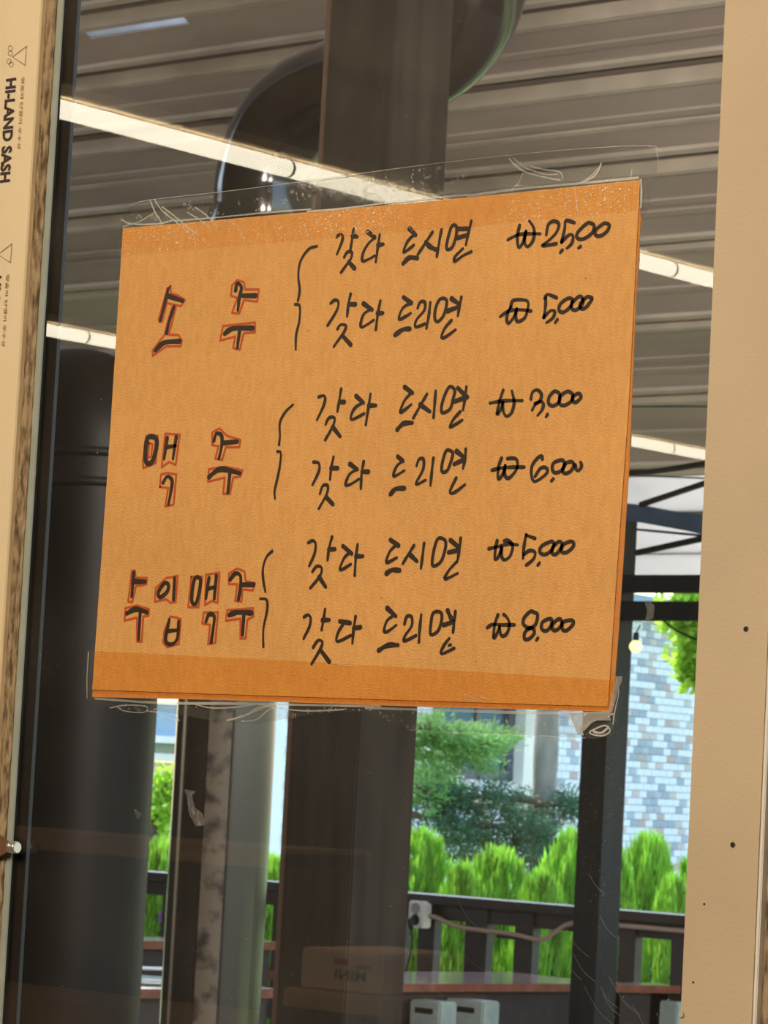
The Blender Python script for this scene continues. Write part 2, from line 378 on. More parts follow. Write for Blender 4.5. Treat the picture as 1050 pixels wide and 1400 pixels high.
struct('wall_right', (3.2, -9.5, 0), (3.3, 0, 2.78), M['room_wall'])

# printed film on the cream stile
def text_part(s, parent, m, name, origin, ux, uy, length, height, inv=None, bold=0, **kw):
    """flat lettering: ux direction of reading, uy direction of letter tops"""
    cu = bpy.data.curves.new('t', 'FONT'); cu.body = s; cu.offset = bold; cu.resolution_u = 3
    to = bpy.data.objects.new('t', cu); COL.objects.link(to)
    dg = bpy.context.evaluated_depsgraph_get(); me = bpy.data.meshes.new_from_object(to.evaluated_get(dg))
    bpy.data.objects.remove(to); bpy.data.curves.remove(cu)
    if not me.vertices: return None
    xs = [v.co.x for v in me.vertices]; ys = [v.co.y for v in me.vertices]
    x0, x1, y0, y1 = min(xs), max(xs), min(ys), max(ys)
    o_, ux, uy = Vector(origin), Vector(ux), Vector(uy)
    for v in me.vertices:
        v.co = o_+ux*((v.co.x-x0)/(x1-x0)*length)+uy*((v.co.y-y0)/(y1-y0)*height)
    me.name = name; me.materials.clear(); me.materials.append(m)
    o = bpy.data.objects.new(name, me); link(o, parent)
    if inv is not None: o.matrix_parent_inverse = inv
    return meta(o, **kw)
YF = -.0063
def fpx(px, py): return onY(px, py, YF)
for dy, dx in ((0, 0), (270, -20)):
    a = fpx(8+dx, 108+dy+.0); b = fpx(0+dx, 250+dy); L_ = (a-b).z
    text_part('HI-LAND SASH', st, M['film_ink'], 'printed_lettering', (a.x, YF, a.z), (0, 0, -1), (1, 0, 0), L_, fpx(22+dx, 108+dy).x-a.x, st_inv, .035)
    a = fpx(29+dx*1.05, 106+dy); b = fpx(24+dx, 203+dy)
    text_part('맞춤의 단열이 우수성', st, M['film_brown'], 'printed_lettering', (a.x, YF, a.z), (0, 0, -1), (1, 0, 0), (a-b).z, .0031, st_inv, 0)
    mb = MB()
    for seg in (((36, 63), (17, 78)), ((17, 78), (34, 89)), ((34, 89), (36, 63))):
        ribbon(mb, [(x+dx, y+dy) for x, y in seg], .0004, YF, False, False)
    for cx_, cy_ in ((14, 66), (14, 73), (12, 84), (15, 88)):
        ribbon(mb, [(cx_+dx+3*math.cos(k*.9), cy_+dy+3.4*math.sin(k*.9)) for k in range(7)]+[(cx_+dx+3, cy_+dy)], .00035, YF, False)
    wpart(mb, 'printed_triangle', M['film_brown'])
# latch with a metal tip
c_ = onY(0, 1157, -.008); c1 = onY(13, 1157, -.008); c2 = onY(24, 1158, -.008)
lt = empty('window_latch', c_, label='small brown latch with a silver tip at the lower left sash edge', cat='latch')
l1 = c1.x-c_.x; l2 = c2.x-c_.x
mb = MB(); mb.add([(x, y, z*h_) for x, h_ in ((-.02, .0095), (0, .0068), (l1, .0028)) for y in (-.0012, .0012) for z in (-1, 1)],
   [(0, 1, 3, 2), (8, 10, 11, 9)]+[q for b in (0, 4) for q in ((b, b+4, b+5, b+1), (b+2, b+3, b+7, b+6), (b+1, b+5, b+7, b+3), (b, b+2, b+6, b+4))])
mb.build('lever', M['latch'], lt)
MB().tube([(l1-.001, 0, 0), (l1+.0015, -.0003, 0), (l2-.001, 0, 0), (l2, 0, 0)], [.0030, .0040, .0042, .0034], 14).build('tip', M['steel'], lt)

# ================================================================== THE SIGN
sg = empty('paper_sign', onY(500, 620, -.001), label='orange handwritten price sign taped to the window glass', cat='sign')
sgi = Matrix.Translation(-sg.location)
def spart(mb, name, m, **kw):
    o = mb.build(name, m, sg, **kw); o.matrix_parent_inverse = sgi; return o
spart(slab([(172, 312), (440, 288), (868, 252), (872, 246), (876, 300), (869, 420), (860, 640), (846, 860), (837, 973), (600, 967), (300, 957), (126, 953), (128, 930)], -.0006, .0004),
      'back_sheet', M['paper_back'], label='second orange sheet showing at the right and lower edges')
spart(slab([(168, 312), (420, 290.5), (640, 270), (875, 246), (874, 262), (860, 545), (842, 800), (831, 966), (560, 957.5), (300, 949), (126, 943), (150, 600)], -.0013, .0003),
      'front_sheet', M['paper'], label='front sheet of orange paper carrying the writing')
YI = -.00150
def tr(c, pts): ox, oy, s = c; return [(ox+x/s, oy+y/s) for x, y in pts]
TH, TK = .0023, .0034
C1 = (440, 290, 4.773); C2 = (430, 390, 4.773); C3 = (420, 520, 4.565); C4 = (415, 605, 4.565); C5 = (410, 725, 4.565); C6 = (405, 825, 4.565)
LINES = [
 (C1, [[(98,160),(118,145),(135,155),(130,195),(98,275)], [(208,108),(198,170),(187,240)], [(145,295),(165,262),(195,262),(190,300),(160,345),(125,393)],
       [(377,148),(365,230),(352,325)], [(345,165),(300,210),(268,270),(265,318),(300,310),(345,285)], [(600,150),(560,190),(532,262),(570,240),(600,215)],
       [(722,130),(680,195),(625,278)], [(780,115),(765,200),(750,290)], [(848,92),(820,180),(815,240),(850,230),(875,160),(878,95),(848,92)], [(975,58),(955,140),(940,212)], [(920,238),(870,290),(868,322),(920,285),(975,258)]],
      [[(198,158),(228,158)], [(175,325),(212,366)], [(300,130),(345,165)], [(368,215),(400,210)], [(572,108),(612,150)], [(530,336),(570,298),(622,300)], [(678,195),(705,225),(745,245)], [(885,110),(955,108)], [(885,168),(945,152)]]),
 (C2, [[(105,118),(130,98),(155,108),(145,165),(85,262)], [(235,58),(220,130),(212,205)], [(150,285),(170,258),(205,265),(190,310),(150,365),(125,402)],
       [(365,158),(320,190),(300,260),(320,270),(385,228)], [(430,100),(412,190),(400,290)], [(625,118),(575,150),(550,222),(600,200),(628,182)],
       [(672,150),(690,110),(720,112),(715,165),(665,225),(660,272),(720,252)], [(755,112),(745,200),(730,280)], [(820,90),(790,150),(785,215),(805,238),(845,190),(862,100),(820,90)],
       [(958,78),(945,140),(935,200)], [(892,230),(850,280),(828,335),(850,340),(920,290)]],
      [[(222,125),(265,125)], [(188,335),(235,388)], [(320,120),(375,160)], [(412,182),(445,182)], [(580,78),(630,115)], [(525,325),(575,290),(620,285)], [(895,88),(942,122)], [(868,168),(938,142)]]),
 (C3, [[(72,103),(108,98),(105,150),(60,248)], [(212,55),(200,125),(188,195)], [(115,275),(135,235),(170,235),(160,285),(112,372)], [(345,140),(300,170),(275,215),(280,245),(355,208)],
       [(395,85),(380,180),(365,278)], [(645,82),(605,130),(580,200),(620,175),(650,150)], [(748,85),(710,150),(662,235)], [(802,65),(795,150),(788,232)],
       [(885,42),(845,130),(840,200),(890,180),(912,110),(920,60),(885,42)], [(993,42),(985,110),(972,185)], [(955,195),(915,240),(890,292),(930,272),(968,248)]],
      [[(200,135),(230,135)], [(160,292),(205,350)], [(305,98),(350,140)], [(385,158),(428,157)], [(608,42),(655,78)], [(562,308),(600,270),(655,265)], [(705,152),(765,195)], [(940,48),(998,105)], [(918,132),(985,108)]]),
 (C4, [[(62,122),(95,130),(95,180),(55,265)], [(187,90),(172,160),(165,230)], [(102,320),(120,270),(150,270),(145,320),(95,412)], [(330,170),(285,200),(262,262),(290,262),(345,228)],
       [(375,118),(362,200),(357,288)], [(615,118),(580,150),(562,212),(628,175)], [(705,145),(720,105),(748,105),(745,170),(700,260),(760,235)], [(810,98),(800,180),(792,268)],
       [(890,52),(865,130),(865,182),(900,170),(930,80),(922,55),(890,52)], [(1012,42),(1008,100),(995,162)], [(952,222),(915,300),(925,318),(960,300),(1008,262)]],
      [[(172,160),(212,160)], [(142,342),(182,385)], [(290,135),(335,168)], [(365,182),(403,182)], [(588,88),(620,115)], [(542,323),(575,290),(628,285)], [(955,55),(1005,95)], [(940,135),(1000,107)]]),
 (C5, [[(52,78),(80,65),(98,85),(90,150),(58,222)], [(200,42),(182,110),(172,188)], [(78,258),(105,225),(135,235),(125,285),(65,360)], [(310,140),(275,175),(250,248),(318,212)],
       [(360,88),(348,180),(342,282)], [(600,92),(560,135),(540,202),(605,170)], [(712,95),(680,145),(642,208)], [(775,82),(765,160),(755,238)],
       [(862,52),(835,130),(828,220),(880,195),(908,110),(905,62),(862,52)], [(1003,50),(995,120),(985,182)], [(980,195),(930,250),(905,305),(985,268)]],
      [[(180,120),(218,118)], [(120,292),(160,353)], [(268,98),(322,145)], [(350,162),(392,162)], [(565,60),(615,95)], [(540,270),(575,248),(622,250)], [(687,152),(730,193)], [(940,62),(990,105)], [(928,138),(985,125)]]),
 (C6, [[(48,85),(75,72),(90,95),(80,150),(45,220)], [(180,35),(168,110),(158,165)], [(105,275),(135,232),(162,240),(150,285),(95,378)], [(300,120),(262,180),(255,238),(340,200)],
       [(370,82),(358,160),(350,250)], [(600,80),(565,110),(548,170),(570,175),(625,135)], [(675,130),(690,82),(720,85),(720,140),(680,200),(675,235),(748,200)], [(780,70),(770,160),(765,242)],
       [(855,60),(840,130),(840,195),(885,170),(908,100),(900,55),(855,60)], [(993,50),(985,120),(978,182)], [(955,218),(920,265),(905,315),(985,280)], [(953,262),(963,258)]],
      [[(165,105),(205,103)], [(152,292),(205,363)], [(272,112),(335,122)], [(358,155),(400,148)], [(568,30),(622,80)], [(515,293),(570,262),(635,260)], [(945,45),(965,90),(985,100)], [(920,135),(980,115)]]),
]
P1 = (670, 290, 5.833); P2 = (670, 390, 5.833); P3 = (660, 520, 7); P4 = (660, 610, 7); P5 = (655, 720, 7); P6 = (655, 825, 7)
PRICES = [
 (P1, [[(235,105),(217,200),(228,283),(262,240),(285,155)], [(285,155),(275,240),(298,275),(335,240),(352,180),(345,120),(312,70)], [(142,220),(220,182),(300,173),(400,173)],
       [(448,180),(465,100),(510,72),(548,95),(530,160),(470,225),(415,268),(470,262),(528,252)], [(672,85),(605,68),(595,130),(570,240)], [(570,238),(630,182),(662,192),(650,250),(612,288)],
       [(560,322),(576,303)], [(770,92),(700,160),(695,205),(740,215),(810,170),(830,110),(800,88),(770,92)], [(900,95),(845,140),(840,180),(880,190),(935,150),(950,105),(925,90),(900,95)], [(705,286),(720,274)]]),
 (P2, [[(165,175),(180,125),(240,115),(300,130),(300,190),(275,260),(220,290),(205,250),(212,190)], [(212,190),(190,250),(150,303),(132,270),(145,210),(165,170)], [(80,250),(150,205),(240,195),(325,205)],
       [(530,100),(460,74),(434,106)], [(445,100),(440,180),(428,255)], [(428,255),(480,205),(515,210),(500,260),(450,298)], [(520,298),(536,274)],
       [(620,105),(560,150),(550,200),(585,215),(640,170),(655,115),(620,105)], [(700,95),(650,150),(660,195),(700,190),(740,140),(730,95),(700,95)], [(770,95),(720,145),(725,185),(765,175),(812,110),(795,95),(770,95)]]),
 (P3, [[(195,95),(160,200),(137,325),(175,270),(190,210)], [(190,210),(195,290),(225,343),(275,310),(300,220),(290,150),(278,100)], [(68,218),(200,196),(378,194)],
       [(460,180),(475,115),(520,92),(560,130),(550,190),(500,235),(472,285)], [(500,222),(560,203),(580,235),(565,285),(525,335)], [(605,348),(620,327)],
       [(680,108),(635,160),(630,220),(670,245),(725,210),(735,140),(715,112),(680,108)], [(800,110),(745,150),(735,220),(780,240),(845,200),(860,140),(830,110),(800,110)], [(905,128),(862,160),(868,205),(900,205),(938,165),(930,132),(905,128)]]),
 (P4, [[(180,115),(150,200),(147,315),(190,270),(215,185)], [(215,185),(210,270),(240,308),(290,270),(330,200),(325,130),(280,115),(235,120)], [(88,230),(200,205),(398,200)],
       [(570,125),(565,97),(530,110),(475,180),(465,270),(495,338),(580,290),(620,240),(600,205),(550,215),(500,290)], [(657,333),(675,312)],
       [(740,135),(680,160),(665,215),(690,255),(750,235),(780,180),(770,140),(740,135)], [(830,150),(790,170),(765,235),(790,262),(840,240),(870,190),(860,155),(830,150)], [(885,180),(895,225),(920,232),(945,190),(935,152)]]),
 (P5, [[(172,135),(155,220),(152,313),(190,280),(215,200)], [(215,200),(215,280),(240,318),(290,290),(320,210),(310,160),(270,130),(237,135)], [(93,212),(200,185),(280,165),(368,175)],
       [(535,113),(450,82)], [(450,78),(430,180),(420,303)], [(425,270),(480,230),(535,245),(520,310),(452,368)], [(562,368),(578,347)],
       [(680,145),(600,185),(580,240),(620,268),(680,240),(715,180),(705,148),(680,145)], [(760,145),(705,200),(702,258),(740,262),(785,200),(790,160),(760,145)], [(860,145),(800,180),(790,240),(840,245),(900,190),(900,150),(860,145)]]),
 (P6, [[(180,110),(150,200),(137,328),(170,290),(195,220)], [(195,220),(205,290),(230,313),(270,280),(290,200),(270,140),(235,105)], [(78,232),(130,202),(230,205),(338,205)],
       [(490,77),(430,140),(425,200),(480,235),(540,200),(560,110),(525,85),(490,77)], [(480,240),(437,280),(435,340),(480,338),(525,290),(520,245),(480,240)], [(547,353),(562,332)],
       [(670,147),(607,180),(597,240),(640,263),(685,220),(695,160),(670,147)], [(755,152),(702,200),(707,253),(750,250),(790,200),(780,155),(755,152)], [(860,162),(802,182),(797,248),(840,258),(898,200),(898,167),(860,162)]]),
]
for (c, thin, thick), (pc, strokes) in zip(LINES, PRICES):
    for lo, hi in ((0, 460), (460, 2000)):
        mb = MB(); f = lambda q: lo <= sum(p[0] for p in q)/len(q) < hi
        for q in filter(f, thin): ribbon(mb, tr(c, q), TH, YI)
        for q in filter(f, thick): ribbon(mb, tr(c, q), TK, YI-.00002)
        spart(mb, 'handwritten_word', M['ink'])
    mb = MB()
    for q in strokes: ribbon(mb, tr(pc, q), .0024, YI)
    spart(mb, 'handwritten_price', M['ink'])
BRC = [((380,270,4.038), [[(215,270),(170,285),(125,350),(112,430),(120,510),(110,570)], [(95,590),(120,600),(118,680),(100,760),(98,840)]]),
       ((360,500,3.75), [[(152,200),(115,235),(85,290),(85,360),(80,405)], [(72,440),(90,450),(80,540),(58,640),(60,682)]]),
       ((340,700,3.5), [[(112,188),(85,215),(68,270),(70,330),(80,382)], [(55,415),(85,420),(88,470),(70,560),(70,645)]])]
for c, ss in BRC:
    for s in ss:
        mb = MB(); ribbon(mb, tr(c, s), .0021, YI); spart(mb, 'curly_bracket', M['ink'])
A = (130, 350, 3.5); B = (130, 650, 3.5)
TITLES = [
 [(A, [[(350,157),(335,220),(312,308)],[(378,242),(355,310),(342,370)],[(672,165),(680,130),(700,150),(690,200),(683,260)],[(692,350),(680,440)]],
      [[(345,190),(420,215)],[(288,452),(330,415),(405,408)],[(705,190),(768,190)],[(620,372),(660,347),(755,345)]],
      [[(360,145),(345,155),(303,305),(308,316),(322,312),(343,225),(410,240),(430,210),(395,188),(362,178),(360,145)],
       [(372,235),(388,242),(352,376),(400,378),(415,405),(410,432),(340,432),(275,478),(275,450),(330,380),(345,320),(372,235)],
       [(650,190),(655,140),(680,115),(712,125),(718,160),(783,160),(775,218),(712,210),(690,275),(655,272),(680,200),(650,190)],
       [(612,335),(765,318),(765,365),(710,370),(692,448),(660,440),(670,385),(598,405),(612,335)]])],
 [(A, [[(345,870),(330,970)],[(388,865),(372,970)],[(340,915),(385,908)],[(325,1085),(345,1055),(368,1075),(362,1130),(350,1190)],[(568,885),(580,850),(605,860),(605,910),(592,970)],[(645,1035),(635,1133)]],
      [[(250,872),(242,980),(275,982),(295,882),(250,872)],[(612,895),(680,888)],[(545,1058),(600,1020),(693,1040)]],
      [[(245,862),(300,860),(290,990),(230,1015),(228,980),(245,862)],[(335,850),(405,855),(385,1000),(355,985),(318,1010),(335,850)],
       [(310,1105),(315,1045),(345,1038),(388,1045),(375,1190),(335,1198),(350,1110),(310,1105)],
       [(560,905),(560,845),(595,825),(630,860),(695,880),(690,915),(625,915),(608,975),(575,970),(590,910),(560,905)],
       [(545,1020),(620,1008),(705,1025),(695,1055),(660,1060),(645,1138),(612,1138),(620,1060),(540,1080),(545,1020)],
       [(258,895),(254,965),(268,960),(275,900),(258,895)]])],
 [(B, [[(185,465),(175,580)],[(215,660),(208,785)],[(330,517),(302,560),(312,583),(345,555),(350,522),(330,517)],[(380,492),(375,595)],[(355,690),(337,788),(365,808),(393,780),(400,700)],[(345,745),(393,740)],
       [(475,497),(462,598),(485,608),(505,502),(475,497)],[(545,490),(530,588)],[(580,480),(570,590)],[(540,542),(578,532)],[(530,700),(545,665),(570,675),(565,730),(555,798)],[(645,500),(670,470),(695,480),(695,540),(685,595)],[(712,660),(705,763)]],
      [[(188,508),(240,508)],[(152,660),(195,640),(248,655)],[(702,523),(758,523)],[(642,668),(680,655),(748,658)]],
      [[(175,458),(190,455),(195,490),(248,490),(245,520),(195,530),(178,605),(158,605),(175,458)],[(145,635),(200,622),(258,640),(255,670),(230,675),(222,795),(200,795),(200,680),(140,695),(145,635)],
       [(340,490),(290,540),(285,605),(340,592),(362,610),(385,605),(395,480),(370,487),(340,490)],[(360,675),(330,745),(325,800),(345,822),(400,805),(410,688),(388,680),(360,675)],
       [(460,485),(512,485),(495,630),(445,630),(460,485)],[(530,475),(595,465),(585,610),(558,600),(525,620),(530,475)],[(512,708),(520,655),(588,655),(575,800),(540,808),(550,715),(512,708)],
       [(640,520),(640,470),(680,445),(715,460),(720,505),(765,515),(755,550),(705,545),(700,605),(670,600),(680,520),(640,520)],
       [(632,645),(755,635),(758,675),(728,690),(720,780),(695,780),(695,685),(625,695),(632,645)]])]]
CUT = [[0, 500, 2000], [0, 450, 2000], [0, 268, 425, 615, 2000]]
for grp, cut in zip(TITLES, CUT):
    for lo, hi in zip(cut, cut[1:]):
        mk = MB(); f = lambda q: lo <= sum(p[0] for p in q)/len(q) < hi
        for c, thin, thick, red in grp:
            for q in filter(f, thin): ribbon(mk, tr(c, q), .0029, YI-.00004)
            for q in filter(f, thick): ribbon(mk, tr(c, q), .0037, YI-.00005)
            for r_ in filter(f, red):
                mr = MB(); q = tr(c, r_)
                for i in range(len(q)-1): ribbon(mr, [q[i], q[i+1]], .0015, YI-.00001-.000002*(i % 3), False, False)
                spart(mr, 'title_outline', M['red_ink'], label='red pen outline around large lettering')
        spart(mk, 'title_syllable', M['ink'])
mb = MB()
for px, py in ((663, 437), (139, 891), (445, 929), (521, 817), (650, 904), (800, 380), (421, 452)):
    ribbon(mb, [(px, py), (px+.9, py+.9)], .0005, YI, False, False)
spart(mb, 'ink_speck', M['ink'], kind='stuff')

# ================================================================== TAPE
def tape(name, label, film, over, creases, seed, bub_area, nb, mo='tape_paper'):
    t = empty(name, onY(*film[0], -.0015), label=label, cat='tape', group=None)
    inv = Matrix.Translation(-t.location)
    def P(mb, nm, m, **kw):
        o = mb.build(nm, m, t, **kw); o.matrix_parent_inverse = inv; return o
    P(slab(film, -.00020, .00008), 'film', M['tape'], label='clear tape film on the glass')
    P(slab(over, -.00175, .00006), 'film_on_paper', M[mo], label='clear tape film lapping the paper')
    for pts, wd_ in creases:
        mb = MB(); ribbon(mb, pts, wd_, -.0020, True); P(mb, 'crease', M['crease'])
    rr = random.Random(seed); mb = MB()
    for _ in range(nb):
        u = rr.random(); k = min(len(bub_area)-2, int(u*(len(bub_area)-1))); f = u*(len(bub_area)-1)-k
        ax, ay, bx, by = [bub_area[k][j]*(1-f)+bub_area[k+1][j]*f for j in range(4)]
        v = rr.random(); x = ax+(bx-ax)*v; y = ay+(by-ay)*v; r = rr.choice((.5, .6, .9, 1.4, 2.0)); ph = rr.random()*6
        n = 7 if rr.random() < .6 else 4
        ribbon(mb, [(x+r*math.cos(ph+j*.9), y+r*1.3*math.sin(ph+j*.9)) for j in range(n)], .00032, -.0003, False)
    P(mb, 'bubbles', M['crease'], kind='stuff', label='small trapped air bubbles')
    return t
top_film = [(158, 345), (166, 300), (176, 282), (200, 273), (330, 258), (450, 242), (600, 222), (760, 205), (880, 198), (896, 205), (899, 222), (897, 250), (885, 290), (874, 300), (872, 246), (640, 268), (420, 290), (168, 312)]
top_over = [(168, 312), (420, 291), (640, 270.5), (874, 247), (870, 288), (640, 310), (430, 327), (162, 350)]
top_cr = [([(205,273),(212,290),(222,306)], .0010), ([(211,272),(220,286),(240,303),(262,322)], .0008), ([(222,283),(238,295),(258,312),(270,322)], .0010), ([(256,290),(272,300),(290,315)], .0008),
          ([(268,284),(284,296),(298,312)], .0010), ([(300,300),(322,308),(335,330)], .0006), ([(212,290),(190,303),(168,310)], .0007), ([(166,300),(180,306),(215,306),(240,300)], .0012),
          ([(696,217),(712,232),(735,240),(765,246)], .0011), ([(702,216),(720,230),(745,238),(762,238)], .0008), ([(725,227),(745,232),(765,235),(770,245)], .0009), ([(716,234),(711,246),(706,254)], .0006),
          ([(822,223),(815,238),(800,248),(786,252)], .0012), ([(820,228),(806,242),(792,250)], .0007), ([(786,255),(788,275),(792,296)], .0006), ([(700,262),(704,254),(718,254)], .0006),
          ([(640,268),(680,262),(720,257),(800,250),(872,243)], .0016), ([(420,289),(470,285),(540,276),(640,266)], .0012), ([(240,302),(300,297),(360,291),(425,286)], .0011),
          ([(876,246),(877,262),(876,284)], .0014), ([(864,232),(862,246)], .0006), ([(176,283),(200,274),(330,259),(450,243),(600,223),(760,206),(884,199),(898,208),(899,224)], .00035)]
tape('clear_tape_strip', 'clear packing tape holding the top edge of the orange sign', top_film, top_over, top_cr, 5,
     [(180, 290, 185, 300), (300, 265, 300, 292), (420, 250, 420, 283), (560, 232, 560, 270), (600, 226, 600, 265), (700, 215, 700, 255)], 120)
bot_film = [(118, 890), (129, 888), (126, 950), (300, 957), (600, 967), (836, 971), (846, 923), (849, 930), (842, 990), (832, 1006), (815, 1010), (700, 1004), (560, 998), (500, 972), (440, 974), (350, 990), (290, 985), (215, 972), (150, 968), (122, 958), (117, 930)]
bot_over = [(128, 890), (430, 905), (840, 930), (832, 970), (560, 962), (300, 953), (126, 947)]
bot_cr = [([(150,968),(172,964),(200,966),(196,974),(170,972),(160,966)], .0008), ([(200,972),(230,976),(245,985),(226,982),(210,970),(240,968)], .0008), ([(240,962),(262,962),(290,968),(330,966),(350,962)], .0009),
          ([(310,985),(335,978),(352,968),(372,964)], .0012), ([(318,984),(345,974),(365,966)], .0008), ([(330,986),(350,984),(368,970),(385,968)], .0009), ([(352,962),(380,968),(420,972),(470,970)], .0009),
          ([(130,955),(220,961),(330,962),(430,964),(520,966)], .0016), ([(500,968),(600,971),(700,974),(790,975),(834,974)], .0017), ([(620,985),(640,988),(665,984),(678,986)], .0006), ([(628,972),(622,980),(632,986)], .0005),
          ([(635,950),(645,954),(652,958)], .0010), ([(656,953),(670,957)], .0007), ([(776,974),(782,985),(790,1002)], .0012), ([(784,975),(790,990),(797,1004)], .0010), ([(790,1002),(803,990),(820,982),(838,976)], .0012),
          ([(806,1002),(815,996),(828,992),(834,1000),(822,1006),(806,1002)], .0009), ([(812,1000),(822,1002),(832,994)], .0014), ([(560,998),(620,1002),(700,1004),(800,1009)], .0003), ([(455,907),(470,910),(488,910)], .0006),
          ([(746,938),(754,950),(758,964)], .0004), ([(776,948),(780,962)], .0004), ([(842,925),(846,945),(841,970),(838,990)], .0008), ([(121,892),(119,925),(119,955)], .0009)]
tb = tape('clear_tape_strip', 'clear wrinkled tape holding the bottom edge of the orange sign', bot_film, bot_over, bot_cr, 9,
     [(160, 962, 160, 970), (340, 966, 340, 984), (500, 968, 500, 972), (560, 970, 560, 995), (700, 976, 700, 1002), (830, 978, 830, 1005)], 70, 'tape_paper_low')
mb = slab([(842, 925), (850, 924), (850, 931), (845, 944), (838, 970), (833, 978), (835, 985), (812, 985), (800, 998), (790, 1005), (778, 975), (832, 973)], -.0024, .0002)
o = mb.build('folded_corner', glassy('tape_fold', 1.5, .3, (.8, .8, .8), dust_glint=.4, haze=.15, dcol=(.9, .88, .84)), tb); o.matrix_parent_inverse = Matrix.Translation(-tb.location)
# scraps of tape and paint flecks left on the glass
for pix, lb in (([(881, 823), (888, 822), (895, 828), (893, 845), (886, 848), (882, 846), (885, 835)], 'small wrinkled tape scrap on the glass over the upper dark beam'),
                ([(183, 1106), (194, 1112), (190, 1119), (187, 1118)], 'tiny torn tape scrap on the glass right of the wide dark duct'),
                ([(252, 1079), (268, 1082), (262, 1088), (266, 1104), (276, 1112), (280, 1128), (268, 1130), (258, 1112), (256, 1092)], 'frayed tape residue on the glass over the main duct')):
    slab(pix, -.0004, .0002).build('tape_scrap', M['scrap'], label=lb, cat='tape')
mb = MB(); rr = random.Random(11)
for _ in range(110):
    x, y = rr.uniform(60, 940), rr.uniform(10, 1390)
    r = rr.choice((.3, .3, .5, .8)); ribbon(mb, [(x, y), (x+r, y+r*rr.uniform(-1, 2))], .0004, -.0002, False, False)
for _ in range(26):
    x, y = rr.uniform(560, 900), rr.uniform(1180, 1400); l = rr.uniform(10, 60)
    ribbon(mb, [(x, y), (x+l*.35, y+l*.6), (x+l*.8, y+l)], .00009, -.0002, False)
mb.build('glass_flecks', M['crease'], kind='stuff', label='pale flecks and hairline scratches on the glass', cat='dirt')

# ================================================================== TERRACE
struct('sky_blocker_left', (-13.3, .11, 0), (-13.15, 7.5, 4.2), M['deck'])  # unseen dark wall added to keep sky glare off the ducts
struct('floor_terrace', (-16, .10, -.08), (3.2, 8.6, 0), M['deck'])
# central square post
yp = 2.4
pa, pb = onY(393, 975, yp), onY(492, 975, yp)
pdepth = (onX(572, 975, pb.x).y-yp)
PT = empty('square_post', (pa.x, yp, 0), label='thick dark grey square post standing behind the glass', cat='post')
def cpart(root, mb, name, m, **kw):
    o = mb.build(name, m, root, **kw); o.matrix_parent_inverse = Matrix.Translation(-root.location); return o
cpart(PT, MB().box((pa.x+.010, yp, 0.02), (pb.x, yp+pdepth, 4.4), bev=.003), 'shaft', M['post'])
cpart(PT, MB().box((pa.x-.002, yp+.004, 0.02), (pa.x+.0095, yp+.05, 4.4)), 'edge_batten', M['wood'] if False else mat('batten', (.07, .045, .03), .6), label='brown wooden batten on the post edge')
cpart(PT, MB().box((pa.x-.04, yp-.04, 0), (pb.x+.04, yp+pdepth+.04, .02), bev=.003), 'base_plate', M['iron'])
# main duct with an offset bend
yd = 3.35
def dpt(px, py, y=yd): p = onY(px, py, y); return Vector((p.x, y, p.z))
base = dpt(310, 975); base.z = .03
rdu = (dpt(376, 975)-dpt(244, 975)).length/2*.766*.985
path_px = [(358, 300), (361, 250), (374, 200), (402, 156), (446, 128), (500, 110), (556, 92), (604, 62), (636, 22), (654, -30), (664, -90), (668, -150)]
pth = [dpt(*p) for p in path_px]
x0 = dpt(310, 975).x
off = x0-pth[0].x
pth = [Vector((x0, yd, .03)), Vector((x0, yd, .7)), Vector((x0, yd, 1.3)), Vector((x0, yd, pth[0].z-.12))]+[p+Vector((off*0, 0, 0)) for p in pth]
D = empty('exhaust_duct', (x0, yd, 0), label='shiny stainless exhaust duct bending behind the square post', cat='duct')
cpart(D, MB().tube(cr(pth, 8), rdu, 48), 'pipe', M['duct'])
top = pth[-1]; cpart(D, MB().tube([top, top+Vector((.01, 0, 1.2))], rdu, 32), 'upper_pipe', M['duct'])
for z in (.45,):
    cpart(D, MB().tube([(x0, yd, z), (x0, yd, z+.018)], rdu+.003, 40), 'joint_band', M['duct'])
streak_ = MB(); a0 = math.radians(-53)  # strip that paints the duct's reflected highlight
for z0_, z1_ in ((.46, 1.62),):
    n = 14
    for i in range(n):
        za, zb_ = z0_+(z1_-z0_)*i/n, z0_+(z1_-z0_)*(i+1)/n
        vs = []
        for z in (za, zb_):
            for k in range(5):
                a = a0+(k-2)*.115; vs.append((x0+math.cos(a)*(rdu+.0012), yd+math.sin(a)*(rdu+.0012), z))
        streak_.add(vs, [(k, k+1, 6+k, 5+k) for k in range(4)], 0, True)
cpart(D, streak_, 'highlight_streak', M['duct_highlight'], label='pale rust-speckled highlight painted down the duct')
cpart(D, MB().tube([(x0, yd, 0), (x0, yd, .03)], rdu+.05, 32), 'base_flange', M['iron'])
